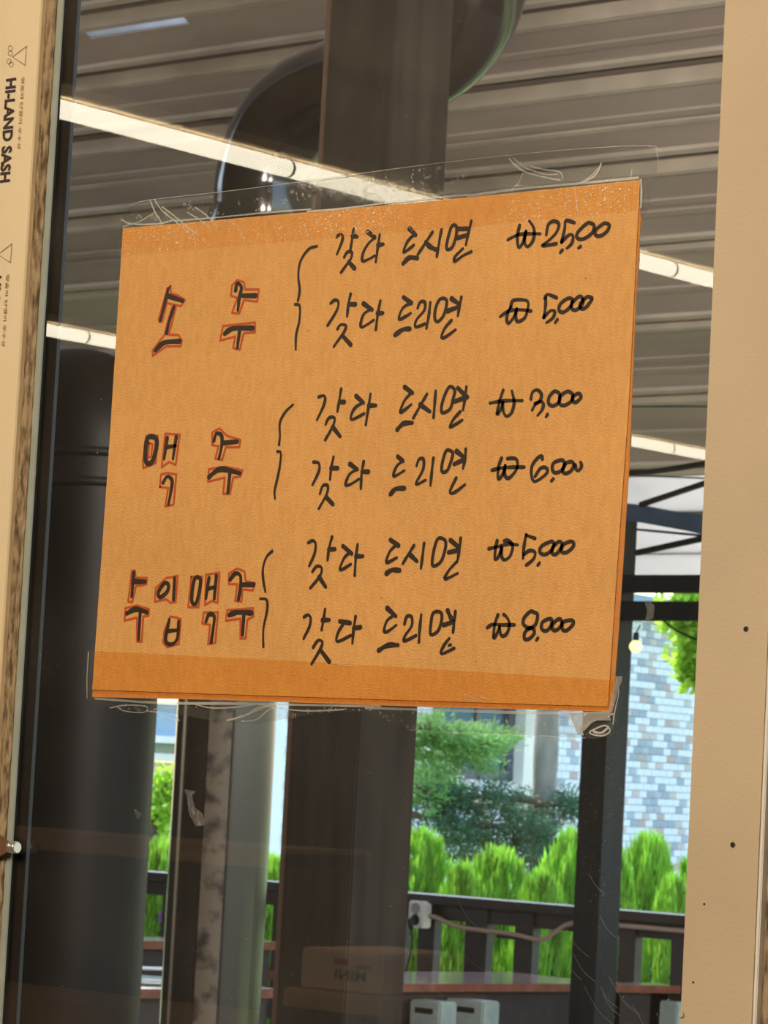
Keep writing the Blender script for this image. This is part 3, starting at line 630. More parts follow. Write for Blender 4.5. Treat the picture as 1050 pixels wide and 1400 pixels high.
# wide dark duct on the left with elbow
y2 = 2.78
e_r = onY(208, 975, y2).x; r2 = .130; xc = e_r-r2/.766; zt = onY(100, 478, y2).z
RB = .07; zc2 = zt-r2
pts = [Vector((xc, y2, .02)), Vector((xc, y2, 1.0)), Vector((xc, y2, zc2-RB))]
for k in range(1, 13):
    a = math.pi/2*k/12; pts.append(Vector((xc-RB*(1-math.cos(a)), y2, zc2-RB+RB*math.sin(a))))
pts += [Vector((xc-.5, y2, zc2)), Vector((xc-1.6, y2, zc2))]
D2 = empty('exhaust_duct', (xc, y2, 0), label='wide matt dark duct at the left with an elbow near the sign', cat='duct')
cpart(D2, MB().tube(pts, r2, 48), 'pipe', M['duct_dark'])
for z in (onY(130, 632, y2).z, onY(130, 672, y2).z, .45):
    cpart(D2, MB().tube([(xc, y2, z), (xc, y2, z+.016)], r2+.004, 48), 'joint_band', M['duct_dark'])
cpart(D2, MB().tube([(xc, y2, 0), (xc, y2, .02)], r2+.05, 32), 'base_flange', M['iron'])
# dark partition further left, behind the wide duct
# roof: sloping corrugated sheets
ye = 8.0; ze_ = onY(900, 783, ye).z; mR = .55
def roofhit(px, py):
    r = ray(px, py); # plane z = ze_ + mR*(ye-y)
    k = (ze_+mR*(ye-CAM.y)-CAM.z)/(r.z+mR*r.y); return CAM+r*k
bands = [(-120, -85), (-20, 12), (78, 114), (207, 234), (326, 341), (433, 448), (533, 548), (634, 646), (700, 706), (757, 760)]
RF = empty('ceiling_terrace', (0, ye, ze_), kind='structure', label='sloping corrugated metal roof over the terrace')
RX0, RX1 = -15.0, 3.2
ys = [(roofhit(900, a).y, roofhit(900, b).y) for a, b in bands]
def rz(y): return ze_+mR*(ye-y)
def slopebox(y0, y1, dz0, dz1, x0_=RX0, x1_=RX1):
    mb = MB(); mb.add([(x0_, y0, rz(y0)+dz0), (x1_, y0, rz(y0)+dz0), (x1_, y1, rz(y1)+dz0), (x0_, y1, rz(y1)+dz0),
                       (x0_, y0, rz(y0)+dz1), (x1_, y0, rz(y0)+dz1), (x1_, y1, rz(y1)+dz1), (x0_, y1, rz(y1)+dz1)],
                      [(0, 3, 2, 1), (4, 5, 6, 7), (0, 1, 5, 4), (1, 2, 6, 5), (2, 3, 7, 6), (3, 0, 4, 7)]); return mb
prev = ys[0][0]-.55
yk = prev
while yk > .15:      # the rest of the roof up to the house wall, above the photograph
    y0_ = max(.11, yk-.62); cpart(RF, slopebox(y0_, yk-.06, 0, .012), 'roof_panel', M['roof']); cpart(RF, slopebox(yk-.06, yk, .035, .047), 'roof_rib', M['roof_rib']); yk = y0_
for i, (ya, yb) in enumerate(ys):
    pale = i >= 8
    lipw = .012
    m0 = M['roof_pale'] if pale else M['roof']
    if i == 1:   # this bay holds a translucent skylight at its left end
        sx0, sx1 = onY(112, 30, (prev+ya)/2).x, onY(245, 25, (prev+ya)/2).x
    if i == 1:
        yk0, yk1 = max(prev+.01, roofhit(180, 24).y), roofhit(180, 45).y
        sx0, sx1 = roofhit(108, 36).x, roofhit(250, 22).x
        cpart(RF, slopebox(yk1, ya, 0, .012), 'roof_panel', m0)
        cpart(RF, slopebox(prev, yk1, 0, .012, RX0, sx0), 'roof_panel', m0)
        cpart(RF, slopebox(prev, yk1, 0, .012, sx1, RX1), 'roof_panel', m0)
        cpart(RF, slopebox(prev, yk1-.002, .002, .008, sx0+.002, sx1-.002), 'skylight_sheet', mat('skylight', (.38, .40, .43), .4, trans=.7, var=.6, scale=1.3), label='pale translucent skylight sheet')
    else: cpart(RF, slopebox(prev, ya, 0, .012), 'roof_panel', m0)
    # rib: recessed channel between panels with bright folded lips
    if not pale:
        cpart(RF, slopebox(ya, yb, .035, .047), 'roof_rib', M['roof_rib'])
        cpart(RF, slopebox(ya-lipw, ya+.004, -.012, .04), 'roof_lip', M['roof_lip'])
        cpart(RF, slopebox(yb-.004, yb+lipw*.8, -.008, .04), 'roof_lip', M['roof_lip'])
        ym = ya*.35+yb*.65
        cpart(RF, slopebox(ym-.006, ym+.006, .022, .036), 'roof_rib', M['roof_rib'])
    else:
        cpart(RF, slopebox(ya, yb, .004, .012), 'roof_rib', M['roof_rib'])
    prev = yb
cpart(RF, slopebox(prev, ye+.08, 0, .012), 'roof_panel', M['roof_pale'])
# intermediate shallow swages on the wide panels
for y_px in (50, 155, 275, 290, 395, 490, 505, 590):
    y = roofhit(900, y_px).y; cpart(RF, slopebox(y-.010, y+.010, -.007, .0), 'roof_swage', M['roof'])
for y_px in (168,):
    y = roofhit(900, y_px).y; cpart(RF, slopebox(y-.007, y+.007, -.005, .0), 'roof_lip', M['roof_lip'])
# beam, posts and braces at the outer edge
yo = 6.9
def beam(py0, py1, px0, px1, y, th, name, m, root, **kw):
    a, b = onY(px0, py0, y), onY(px1, py1, y)
    return cpart(root, MB().box((a.x, y, b.z), (b.x, y+th, a.z), bev=.004), name, m, **kw)
FR = empty('steel_frame', (onY(812, 1000, yo).x, yo, 0), label='dark steel post with cross beams and braces at the terrace edge', cat='frame')
a, b = onY(795, 1000, yo), onY(829, 1000, yo); dpth = onX(859, 1000, b.x).y-yo
cpart(FR, MB().box((a.x, yo, 0.015), (b.x, yo+dpth, onY(860, 694, yo).z), bev=.003), 'post', M['iron'])
cpart(FR, MB().box((a.x-.03, yo-.03, 0), (b.x+.03, yo+dpth+.03, .015)), 'base_plate', M['iron'])
zz1, zz2 = onY(860, 785, yo).z, onY(860, 809, yo).z
zz3, zz4 = onY(860, 821, yo).z, onY(860, 847, yo).z
cpart(FR, MB().box((-11.5, yo+.02, zz2), (2.5, yo+.07, zz1), bev=.003), 'beam', M['iron'])
cpart(FR, MB().box((-11.5, yo+.02, zz4), (2.5, yo+.07, zz3), bev=.003), 'beam', M['iron'])
def quadplate(pix, y, th, name, m, **kw):
    f = [onY(x, yy, y) for x, yy in pix]; n = len(f); bk = [p+Vector((0, th, 0)) for p in f]
    mb = MB().add(f+bk, [tuple(reversed(range(n))), tuple(range(n, 2*n))]+[(i, (i+1) % n, n+(i+1) % n, n+i) for i in range(n)])
    return cpart(FR, mb, name, m, **kw)
quadplate([(856, 688), (876, 690), (920, 699), (990, 706), (990, 738), (940, 726), (874, 714), (856, 712)], yo-.01, .03, 'gusset_plate', M['iron_blue'], label='blue-grey tapered gusset plate')
def brace(p0, p1, wpx, m, y=None):
    y = yo-.02 if y is None else y
    cpart(FR, MB().bar(onY(*p0, y), onY(*p1, y), wpx*.0024, .02, up=(0, 0, 1)), 'brace', m)
brace((876, 690), (990, 652), 6, M['iron'])
brace((870, 756), (990, 730), 7, M['iron'])
brace((872, 724), (990, 735), 3, M['iron'])
quadplate([(852, 643), (885, 642), (925, 636), (990, 625), (990, 632), (925, 643), (885, 648), (852, 648)], yo-.03, .02, 'brace', M['iron'])
brace((845, 649), (990, 655), 1.6, M['iron']); brace((840, 556), (990, 556), 1.6, M['black'])
# hanging bulb
bc = onY(869, 884, yo-.05); rb = (onY(879, 884, yo-.05)-onY(859, 884, yo-.05)).length/2
BL = empty('light_bulb', bc, label='small round yellow bulb hanging by the dark steel post', cat='bulb')
bm = bmesh.new(); bmesh.ops.create_uvsphere(bm, u_segments=20, v_segments=12, radius=rb*.9)
me = bpy.data.meshes.new('globe'); bm.to_mesh(me); bm.free(); me.materials.append(M['bulb'])
for p in me.polygons: p.use_smooth = True
BL.scale = (.78,)*3; link(bpy.data.objects.new('globe', me), BL)
MB().tube([(0, 0, rb*.85), (0, 0, rb*2.0)], rb*.4, 12).build('socket', M['black'], BL)
MB().tube([(0, 0, rb*2), (.004, .02, zz4-bc.z)], .003, 8).build('flex', M['black'], BL)
# thin wire crossing below the beam
w0, w1, w2 = onY(900, 842, yo), onY(925, 862, yo), onY(975, 884, yo)
MB().tube(cr([w0, w1, w2], 5), .0035, 8).build('overhead_wire', M['black'], label='thin dark wire sagging from the lower cross beam', cat='wire')

# railing along the outer edge
yr = 7.65
def rp(px, py, y=yr): return onY(px, py, y)
zt_ = (rp(225, 1193).z+rp(560, 1222).z+rp(930, 1250).z)/3
RL = empty('deck_railing', (-5.2, yr, 0), label='dark brown wooden railing at the far edge of the terrace', cat='railing')
rx0, rx1 = -13.0, .5
cpart(RL, MB().box((rx0, yr-.03, zt_-.032), (rx1, yr+.10, zt_), bev=.004), 'top_rail', M['rail'])
zl = rp(650, 1262).z
cpart(RL, MB().box((rx0, yr+.012, zl), (rx1, yr+.045, zt_-.034)), 'apron_board', M['rail'])
zb_ = rp(700, 1345).z-.12
cpart(RL, MB().box((rx0, yr+.0, zb_-.10), (rx1, yr+.05, zb_)), 'bottom_rail', M['rail'])
bal = [(218, 245), (370, 384), (570, 592), (634, 664), (702, 727), (845, 857), (917, 932)]
pitch = []
done = []
for l, r_ in bal:
    a, b = rp(l, 1300).x, rp(r_, 1300).x
    if r_-l < 18: b = a+.07
    done.append((a, b)); cpart(RL, MB().box((a, yr, zb_+.002), (b, yr+.045, zl-.002 if False else zt_-.036), bev=.002), 'baluster', M['rail'])
x = rx0+.1
while x < rx1:
    if x < rp(150, 1300).x or rp(400, 1300).x < x < rp(540, 1300).x or x > rp(960, 1300).x:
        cpart(RL, MB().box((x, yr, zb_+.002), (x+.075, yr+.045, zt_-.036)), 'baluster', M['rail'])
    x += .24
for z in (0,):
    for xx in (-12.5, -9.8, -7.0, -4.1, -1.2):
        cpart(RL, MB().box((xx, yr+.05, 0), (xx+.09, yr+.14, zt_-.034)), 'railing_post', M['rail'])
# a short cross piece between two balusters
a, b = rp(676, 1277), rp(705, 1285); cpart(RL, MB().box((a.x, yr+.01, b.z), (b.x, yr+.03, a.z)), 'cross_piece', M['rail'])
# sagging conduit along the railing
cps = [(566, 1250), (595, 1254), (622, 1266), (650, 1271), (700, 1277), (740, 1285), (757, 1275), (782, 1262), (830, 1264), (880, 1268), (935, 1273), (980, 1277)]
MB().tube(cr([onY(x, y, yr-.025) for x, y in cps], 4), .0085, 8).build('conduit', M['cable'], label='pale conduit sagging along the front of the wooden railing', cat='cable')
# outlet box with plug
c = onY(568, 1250, yr-.06)
OB = empty('outlet_box', c, label='white double outlet box fixed under the railing top with a black plug', cat='outlet')
hw = .036; hh = (onY(568, 1233, yr-.06).z-onY(568, 1270, yr-.06).z)/2
MB().box((-hw, 0, -hh), (hw, .05, hh), bev=.005).build('housing', M['white'], OB)
for z in (hh*.45, -hh*.4):
    MB().tube([(0, .001, z), (0, -.004, z)], [.021, .019], 18).build('socket', mat('sock', (.35, .34, .33), .5) if z > 0 else M['black'], OB)
MB().tube([(0, -.004, -hh*.4), (.004, -.03, -hh*.5), (.012, -.034, -hh*1.1)], [.013, .013, .007], 12).build('plug', M['black'], OB)
MB().tube(cr([(.012, -.034, -hh*1.1), (.018, -.03, -.10), (.004, -.03, -.17), (-.02, -.03, -.24)], 4), .004, 8).build('lead', M['black'], OB)

# bar tables in front of the railing
def table(name, label, A1, B1, depthdir, wdt, zt, th, legs, **kw):
    T = empty(name, (A1.x, A1.y, 0), label=label, cat='table')
    d = depthdir*wdt
    top = [Vector((A1.x, A1.y, zt)), Vector((B1.x, B1.y, zt)), Vector((B1.x+d.x, B1.y+d.y, zt)), Vector((A1.x+d.x, A1.y+d.y, zt))]
    bot = [p-Vector((0, 0, th)) for p in top]
    mb = MB().add(bot+top, [(0, 3, 2, 1), (4, 5, 6, 7), (0, 1, 5, 4), (1, 2, 6, 5), (2, 3, 7, 6), (3, 0, 4, 7)])
    mb.mi = [0, 1, 0, 0, 0, 0]; cpart(T, mb, 'tabletop', [M['table'], M['table_top']])
    ax = (B1-A1); ax.z = 0; L_ = ax.length; ax.normalize()
    mb = MB().bar(Vector((A1.x, A1.y, zt-th-.06))+ax*.05+depthdir*.06, Vector((B1.x, B1.y, zt-th-.06))-ax*.05+depthdir*.06, .11, .025)
    cpart(T, mb, 'apron', M['rail'])
    for s in (.06, 1):
        for t_ in (.06, wdt-.06):
            p = Vector((A1.x, A1.y, 0))+ax*(s*L_ if s < .5 else L_-.06)+depthdir*t_
            cpart(T, MB().box((p.x-.03, p.y-.03, 0), (p.x+.03, p.y+.03, zt-th-.001)), 'leg', M['rail'])
    return T
A1, B1 = onZ(500, 1345, .75), onZ(838, 1345, .75)
dd = Vector((B1.y-A1.y, -(B1.x-A1.x), 0)).normalized()
if dd.dot(Vector((-.6, .77, 0))) < 0: dd = -dd
table('bar_table', 'long table with red-brown edge between square post and steel post', A1, B1, dd, .50, .75, .026, 4)
A2, B2 = onZ(843, 1346, .75), onZ(935, 1348, .75)
table('bar_table', 'table with red-brown edge right of the slim steel post', A2, B2, dd, .12, .75, .026, 4)
A3, B3 = onZ(120, 1352, .75), onZ(382, 1352, .75)
T3 = table('bar_table', 'nearer table seen in gaps on both sides of the shiny duct', A3, B3, dd, .40, .75, .028, 4)
A4, B4 = onZ(150, 1286, .80), onZ(386, 1288, .80)
table('bench_table', 'narrow red-edged counter behind the nearer table, left of the square post', A4, B4, dd, .22, .80, .028, 4)
# papers on the near table, seen in the left gap
for i, (px, py, s) in enumerate(((222, 1338, .0), (214, 1344, .006), (228, 1330, .012))):
    c = onZ(px, py, .752)
    o = MB().box((-.10, -.06, 0), (.10, .06, .004), bev=.001).build('folded_menu', M['white'] if i else mat('teal_paper', (.12, .36, .30), .6),
        label=('flat teal folder lying on the near table seen left of the shiny duct', 'white folded sheet nearest the red table edge left of the shiny duct', 'white folded sheet lying behind the other papers on the near table')[i], cat='paper')
    o.location = (c.x, c.y, .7505+s); o.rotation_euler = (0, 0, .5+i*.3)
# grey utility boxes beneath the tables
def ubox(px0, px1, py0, label, slot=True):
    a = onZ(px0, py0, .75-.026-.03); y = onZ((px0+px1)/2, 1345, .75).y-.03
    p0, p1 = onY(px0, py0, y), onY(px1, py0, y); hgt = .125; wd_ = (p1.x-p0.x)
    bx = empty('utility_box', (p0.x, y, p0.z-hgt), label=label, cat='box')
    MB().box((0, 0, 0), (wd_, .09, hgt), bev=.006).build('housing', M['grey_box'], bx)
    if slot: MB().box((wd_*.20, -.003, hgt*.68), (wd_*.78, .004, hgt*.82), bev=.001).build('handle_slot', M['black'], bx)
    else: MB().tube([(wd_*.5, .004, hgt*.68), (wd_*.5, -.004, hgt*.68)], .014, 14).build('knob', M['black'], bx)
    MB().box((wd_*.06, -.002, -.0), (wd_*.94, .002, hgt*.08)).build('rim', M['white'], bx)
    return bx
ubox(560, 602, 1366, 'left one of two grey boxes with black slots under the long table')
ubox(609, 661, 1364, 'right one of two grey boxes with black slots under the long table')
ubox(866, 926, 1364, 'grey box with a round black knob under the right-hand table', False)
ubox(219, 236, 1374, 'grey box under the near table, left of the shiny duct', False)
# slim pale pole standing on the rail left of the square post
c0 = onY(388, 1206, yr+.02)
PP = MB().box((c0.x-.008, yr+.02, zt_), (c0.x+.008, yr+.04, 2.9)).build('thin_pole', M['white'], label='thin pale pole on the railing beside the square post', cat='pole')
# dark panel visible left of the pole-less bay, behind the square post: stacked chair back omitted

# ================================================================== GARDEN
struct('ground_garden', (-90, 8.6, -.5), (20, 110, -.30), M['soil'])
def leafquad(mb, p, d, nrm_, l, wd_, mi=0):
    s = d.cross(nrm_).normalized()*wd_/2
    mb.v += [tuple(p-s*.3), tuple(p+d*l*.5-s), tuple(p+d*l), tuple(p+d*l*.5+s)]; b = len(mb.v)-4
    mb.f.append((b, b+1, b+2, b+3)); mb.mi.append(mi); mb.smooth.append(False)
def make_thuja(seed, n=9000):
    rr = random.Random(seed); mb = MB()
    for i in range(n):
        z = rr.random()**.9; a = rr.uniform(0, 6.283)
        prof_ = math.sqrt(max(0, 1-z**2.2))**.85
        lump = 1+.20*math.sin(a*3+z*11+seed)+.12*math.sin(a*7-z*19)
        r = prof_*lump*rr.uniform(.74, 1.0)*.5
        p = Vector((math.cos(a)*r, math.sin(a)*r, z*.96)); out = Vector((math.cos(a), math.sin(a), 0))
        d = (out*rr.uniform(.15, .7)+Vector((rr.uniform(-.25, .25), rr.uniform(-.25, .25), 1))).normalized()
        leafquad(mb, p, d, (out+Vector((rr.uniform(-.6, .6), rr.uniform(-.6, .6), .2))).normalized(), rr.uniform(.028, .065), rr.uniform(.012, .03))
    fol = mb
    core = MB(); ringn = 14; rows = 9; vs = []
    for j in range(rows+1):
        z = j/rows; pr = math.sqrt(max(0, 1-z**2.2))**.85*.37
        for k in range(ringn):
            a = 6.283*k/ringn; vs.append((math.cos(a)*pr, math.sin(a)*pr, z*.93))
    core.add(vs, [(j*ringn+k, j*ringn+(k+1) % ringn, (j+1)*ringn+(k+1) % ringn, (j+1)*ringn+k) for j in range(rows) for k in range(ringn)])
    return fol, core
protos = []
def thuja(i, loc, h, wd_, rot, label):
    R_ = empty('thuja_shrub', loc, label=label, cat='shrub', group='bright green conifers behind the railing')
    R_.scale = (wd_, wd_, h); R_.rotation_euler = (0, 0, rot)
    k = i % 3
    if len(protos) <= k:
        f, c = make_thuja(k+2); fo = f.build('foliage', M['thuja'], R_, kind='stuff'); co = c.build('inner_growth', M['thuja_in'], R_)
        tk = MB().tube([(0, 0, -.04), (0, 0, .3)], .05, 8).build('trunk', M['bark_dark'], R_); protos.append((fo, co, tk))
    else:
        for o in protos[k]:
            c = o.copy(); link(c, R_)
    return R_
shr = [(575, 1138, 130, 13.4, 'conifer shrub just right of the square post'), (682, 1163, 150, 13.2, 'broad conifer shrub with a rounded top at mid gap'),
       (782, 1140, 110, 13.7, 'narrow conifer shrub immediately left of the steel post'), (888, 1143, 120, 13.4, 'pointed conifer shrub between steel post and beige stile'),
       (836, 1160, 90, 13.0, 'low conifer shrub half hidden behind the steel post'), (632, 1186, 90, 12.7, 'low conifer shrub in front of the broad one'),
       (740, 1195, 100, 12.8, 'low conifer shrub behind the middle balusters'), (222, 1152, 110, 13.9, 'conifer shrub seen left of the shiny duct'),
       (372, 1176, 110, 13.6, 'conifer shrub seen just left of the square post'), (955, 1168, 100, 13.3, 'conifer shrub partly behind the beige stile'),
       (920, 1200, 90, 12.7, 'low conifer shrub by the beige stile')]
for i, (px, py, wpx, dep, lb) in enumerate(shr):
    p = onD(px, py, dep); wd_ = wpx/F*dep*1.22
    thuja(i, (p.x, p.y, -.30), p.z+.30+.02, wd_, i*1.7, lb)
# ground cover grass band beneath
mb = MB(); rr = random.Random(21)
for _ in range(5000):
    x = rr.uniform(-13, -3.5); y = rr.uniform(8.9, 12.5)
    leafquad(mb, Vector((x, y, -.3)), Vector((rr.uniform(-.3, .3), rr.uniform(-.3, .3), 1)).normalized(), Vector((rr.uniform(-1, 1), rr.uniform(-1, 1), 0)).normalized(), rr.uniform(.12, .34), .03)
mb.build('garden_grass', M['grass'], kind='stuff', label='bright green grass growing beyond the railing', cat='grass')
# purple flower in the left gap
c = onY(221, 1254, yr+.5); FL = empty('purple_flower', (c.x, c.y, -.3), label='purple flower blooming beyond the railing in the left gap', cat='flower')
MB().tube([(0, 0, 0), (.01, 0, c.z+.3)], .006, 6).build('stem', M['grass'], FL)
mb = MB()
for k in range(9):
    a = k*.7; leafquad(mb, Vector((.01, 0, c.z+.3)), Vector((math.cos(a), -.3, math.sin(a))).normalized(), Vector((0, 1, 0)), .03, .02)
mb.build('petals', M['flower'], FL)

# pine with a pale trunk and two layers of boughs
dp = 17.5
pt = onD(742, 1050, dp)
PN = empty('pine_tree', (pt.x, pt.y, -.3), label='pine with grey trunk and dark boughs in front of the brick house', cat='tree')
zt0, zt1 = onD(742, 1180, dp), onD(745, 900, dp); rt = 17/F*dp
mb = MB(); n = 16; pts = []; rs = []
rr = random.Random(31)
for i in range(n+1):
    u = i/n; pts.append((pt.x+.02*math.sin(u*5), pt.y, -.3+4.2*u)); rs.append(rt*(1.5-.9*u**.4)*rr.uniform(.95, 1.05) if u < .3 else rt*rr.uniform(.93, 1.05)*(1.06-.15*u))
mb.tube(cr([Vector(p) for p in pts], 2)[:], [rs[min(n, int(k/2))] for k in range(len(cr([Vector(p) for p in pts], 2)))], 16)
cpart(PN, mb, 'trunk', M['bark'])
def bough(root, base_, tip, droop, nn, nl, m, seed, spread=.16, flat=.4, name='bough'):
    rr = random.Random(seed); base_, tip = Vector(base_), Vector(tip)
    mb = MB(); mid = (base_+tip)/2+Vector((0, 0, droop)); ax = cr([base_, mid, tip], 8)
    mb.tube(ax, [max(.004, .022*(1-k/len(ax))) for k in range(len(ax))], 6, mi=1)
    L_ = (tip-base_).length; perp = Vector((0, 0, 1)).cross((tip-base_).normalized())
    for _ in range(nn//28):
        u = rr.random()**.8; p = ax[int(u*(len(ax)-1))]
        tw = p+(tip-base_).normalized()*rr.uniform(0, .15)*L_+perp*rr.uniform(-1, 1)*spread*2+Vector((0, 0, rr.gauss(0, spread*flat)))
        if rr.random() < .5: mb.tube([p, tw], [.005, .002], 4, mi=1, caps=False)
        dirv = (tw-p).normalized()
        for _ in range(28):
            q = tw+Vector((rr.gauss(0, .03), rr.gauss(0, .03), rr.gauss(0, .018)))
            d = (dirv+Vector((rr.gauss(0, .7), rr.gauss(0, .7), rr.gauss(.1, .5)))).normalized()
            leafquad(mb, q, d, Vector((rr.gauss(0, 1), rr.gauss(0, 1), rr.gauss(0, 1))).normalized(), rr.uniform(.5, 1.2)*nl, nl*.16)
    o = cpart(root, mb, name, [m, M['bark_dark']], kind='stuff'); return o
T = lambda px, py, d=dp: onD(px, py, d)
for k, (p, q, nn, dark) in enumerate([
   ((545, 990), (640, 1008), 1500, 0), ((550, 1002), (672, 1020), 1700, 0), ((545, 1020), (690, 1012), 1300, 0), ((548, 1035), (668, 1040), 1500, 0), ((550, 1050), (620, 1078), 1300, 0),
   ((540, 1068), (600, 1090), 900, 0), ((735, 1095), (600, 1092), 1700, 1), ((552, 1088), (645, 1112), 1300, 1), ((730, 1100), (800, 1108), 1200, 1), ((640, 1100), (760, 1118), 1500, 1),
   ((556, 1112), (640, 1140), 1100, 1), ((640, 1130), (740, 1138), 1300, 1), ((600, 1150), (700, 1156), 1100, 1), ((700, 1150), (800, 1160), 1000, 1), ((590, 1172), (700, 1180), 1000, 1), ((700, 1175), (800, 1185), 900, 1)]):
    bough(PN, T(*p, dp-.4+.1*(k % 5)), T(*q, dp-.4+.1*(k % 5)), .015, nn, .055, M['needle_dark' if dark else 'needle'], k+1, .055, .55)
# leafy tree whose crown hangs in from the right, and one in the left gap
def leafy(label, trunk_xy, blobs, nl, seed, m, size, d):
    TR = empty('leafy_tree', (trunk_xy[0], trunk_xy[1], -.3), label=label, cat='tree')
    rr = random.Random(seed); mb = MB()
    for (px, py, rpx, n_) in blobs:
        c = onD(px, py, d); r = rpx/F*d
        for _ in range(n_):
            q = c+Vector((rr.gauss(0, .5), rr.gauss(0, .5), rr.gauss(0, .5)))*r
            leafquad(mb, q, Vector((rr.gauss(0, 1), rr.gauss(0, 1), rr.gauss(-.3, .8))).normalized(), Vector((rr.gauss(0, 1), rr.gauss(0, 1), rr.gauss(0, 1))).normalized(), size*rr.uniform(.7, 1.3), size*.6)
    cpart(TR, mb, 'foliage', m, kind='stuff')
    b0 = Vector((trunk_xy[0], trunk_xy[1], -.3)); tb = MB(); f = onD(blobs[0][0], blobs[0][1], d)
    tb.tube(cr([b0, (b0+f)/2+Vector((.1, 0, .4)), f], 6), [.10-.006*k for k in range(len(cr([b0, (b0+f)/2, f], 6)))], 8)
    for bl in blobs[1:]:
        c = onD(bl[0], bl[1], d); tb.tube([f, (f+c)/2+Vector((0, 0, .05)), c], [.02, .014, .006], 5)
    cpart(TR, tb, 'trunk', M['bark_dark']); return TR
pR = onD(1010, 1000, 15)
leafy('bright leafy tree reaching in above the brick wall beside the beige stile', (pR.x, pR.y), [(985, 890, 40, 500), (948, 880, 22, 260), (938, 905, 16, 170), (945, 928, 12, 90), (950, 850, 26, 220), (930, 815, 26, 160), (960, 812, 30, 200), (920, 852, 14, 60)], 0, 41, M['leaf'], .055, 15)
pL = onD(180, 1100, 20)
leafy('pale leafy tree in the gap left of the shiny duct', (pL.x, pL.y), [(205, 1105, 26, 260), (228, 1090, 24, 200), (218, 1130, 24, 220), (238, 1065, 18, 110), (205, 1060, 16, 60)], 0, 42, M['leaf'], .06, 20)

# brick house: wall running away to the right
P0 = onD(900, 1000, 33.0); vpx = 3400.0; vpy = 1082+.052*2500
dW = w(((vpx-525)/F, (vpy-700)/F, 1)); dW.z = 0; dW.normalize()
nW = Vector((dW.y, -dW.x, 0))
if nW.dot(CAM-P0) < 0: nW = -nW
def onW(px, py, o_=0):
    r = ray(px, py); Q = P0+nW*o_; k = nW.dot(Q-CAM)/nW.dot(r); return CAM+r*k
def sW(p): return (p-P0).dot(dW)
HS = empty('brick_house', (P0.x, P0.y, -.3), label='pale brick house with mixed grey and tan bricks beyond the garden', cat='building')
def wbox(s0, s1, z0, z1, o0, o1):
    mb = MB(); vs = []
    for z in (z0, z1):
        for s, o_ in ((s0, o0), (s1, o0), (s1, o1), (s0, o1)):
            q = P0+dW*s+nW*o_; vs.append((q.x, q.y, z))
    return mb.add(vs, [(0, 1, 2, 3), (7, 6, 5, 4), (4, 5, 1, 0), (5, 6, 2, 1), (6, 7, 3, 2), (7, 4, 0, 3)])
sL, sR = sW(onW(392, 1000)), sW(onW(1000, 1000))+2
wins = (sW(onW(590, 1040)), sW(onW(702, 1040)))
zw0 = onW(660, 1066).z; zw1 = min(zw0+1.35, 3.05)
# the wall is built round the window opening
cpart(HS, wbox(sL, wins[0], -.3, 3.2, -.5, -.012), 'wall_section', M['mortar'])
cpart(HS, wbox(wins[1], sR, -.3, 3.2, -.5, -.012), 'wall_section', M['mortar'])
cpart(HS, wbox(wins[0], wins[1], -.3, zw0, -.5, -.012), 'wall_section', M['mortar'])
cpart(HS, wbox(wins[0], wins[1], zw1, 3.2, -.5, -.012), 'wall_section', M['mortar'])
wf = wbox(wins[0]+.0, wins[1]-.0, zw0, zw0+.09, -.10, .01); wfa = wbox(wins[1]-.13, wins[1], zw0+.09, zw1, -.10, .01)
for src in (wfa, wbox(wins[0], wins[0]+.12, zw0+.09, zw1, -.10, .01), wbox(wins[0]+.12, wins[1]-.13, zw1-.1, zw1, -.10, .01)): wf.add(src.v, src.f)
WF = cpart(HS, wf, 'window', M['win_frame'])
mid = (wins[0]+wins[1])/2+.1
for s0, s1 in ((wins[0]+.12, mid-.03), (mid+.03, wins[1]-.13)):
    o = wbox(s0, s1, zw0+.09, zw1-.1, -.08, -.06).build('pane', M['win_glass'], WF)
o = wbox(mid-.03, mid+.03, zw0+.09, zw1-.1, -.09, -.03).build('mullion', M['win_frame'], WF)
# soldier course under the window
s = wins[0]
while s < wins[1]-.02:
    cpart(HS, wbox(s, s+.075, zw0-.19, zw0-.005, -.01, .03), 'sill_brick', BR[random.choice((0, 2, 4, 2))]); s += .09
# bricks: one shared mesh per colour
bw, bh, gp = .150, .064, .009
bmeshes = []
for k in range(5):
    me = wbox(0, bw, 0, bh, 0, .012+.003*k % .005).build('brick', BR[k], HS)
    bmeshes.append(me)
proto_base = P0.copy()
placed = 0; joined = MB(); rr = random.Random(77)
def proj(p):
    q = p-CAM; x, y, z = q.dot(RGT), q.dot(DWN), q.dot(FWD); return 525+F*x/z, 700+F*y/z
row = 0; z = onW(900, 1200).z; zmax = onW(900, 800).z
cands = []
while z < 3.1:
    s = sL+(row % 2)*(bw+gp)/2
    while s < sR-bw:
        if not (wins[0]-.02 < s+bw and s < wins[1]+.02 and zw0-.2 < z+bh and z < zw1):
            q = P0+dW*(s+bw/2); px, py = proj(Vector((q.x, q.y, z+bh/2)))
            if 385 < px < 1000 and 780 < py < 1215:
                u = rr.random(); k = 0 if u < .64 else 1 if u < .74 else 2 if u < .85 else 3 if u < .95 else 4
                vis = 858 < px < 940 and 852 < py < 1165
                cands.append((vis, s, z, k))
        s += bw+gp
    z += bh+gp; row += 1
first = [True]*5
for vis, s, z, k in cands:
    if vis and placed < 295:
        if first[k]: o = bmeshes[k]; first[k] = False
        else:
            o = bmeshes[k].copy(); link(o, HS)
        q = dW*s; o.location = (q.x, q.y, z); o.matrix_parent_inverse = Matrix.Translation((-HS.location.x, -HS.location.y, -HS.location.z)); placed += 1
    else:
        b = wbox(s, s+bw, z, z+bh, -.011, .012); joined.add(b.v, b.f, k)
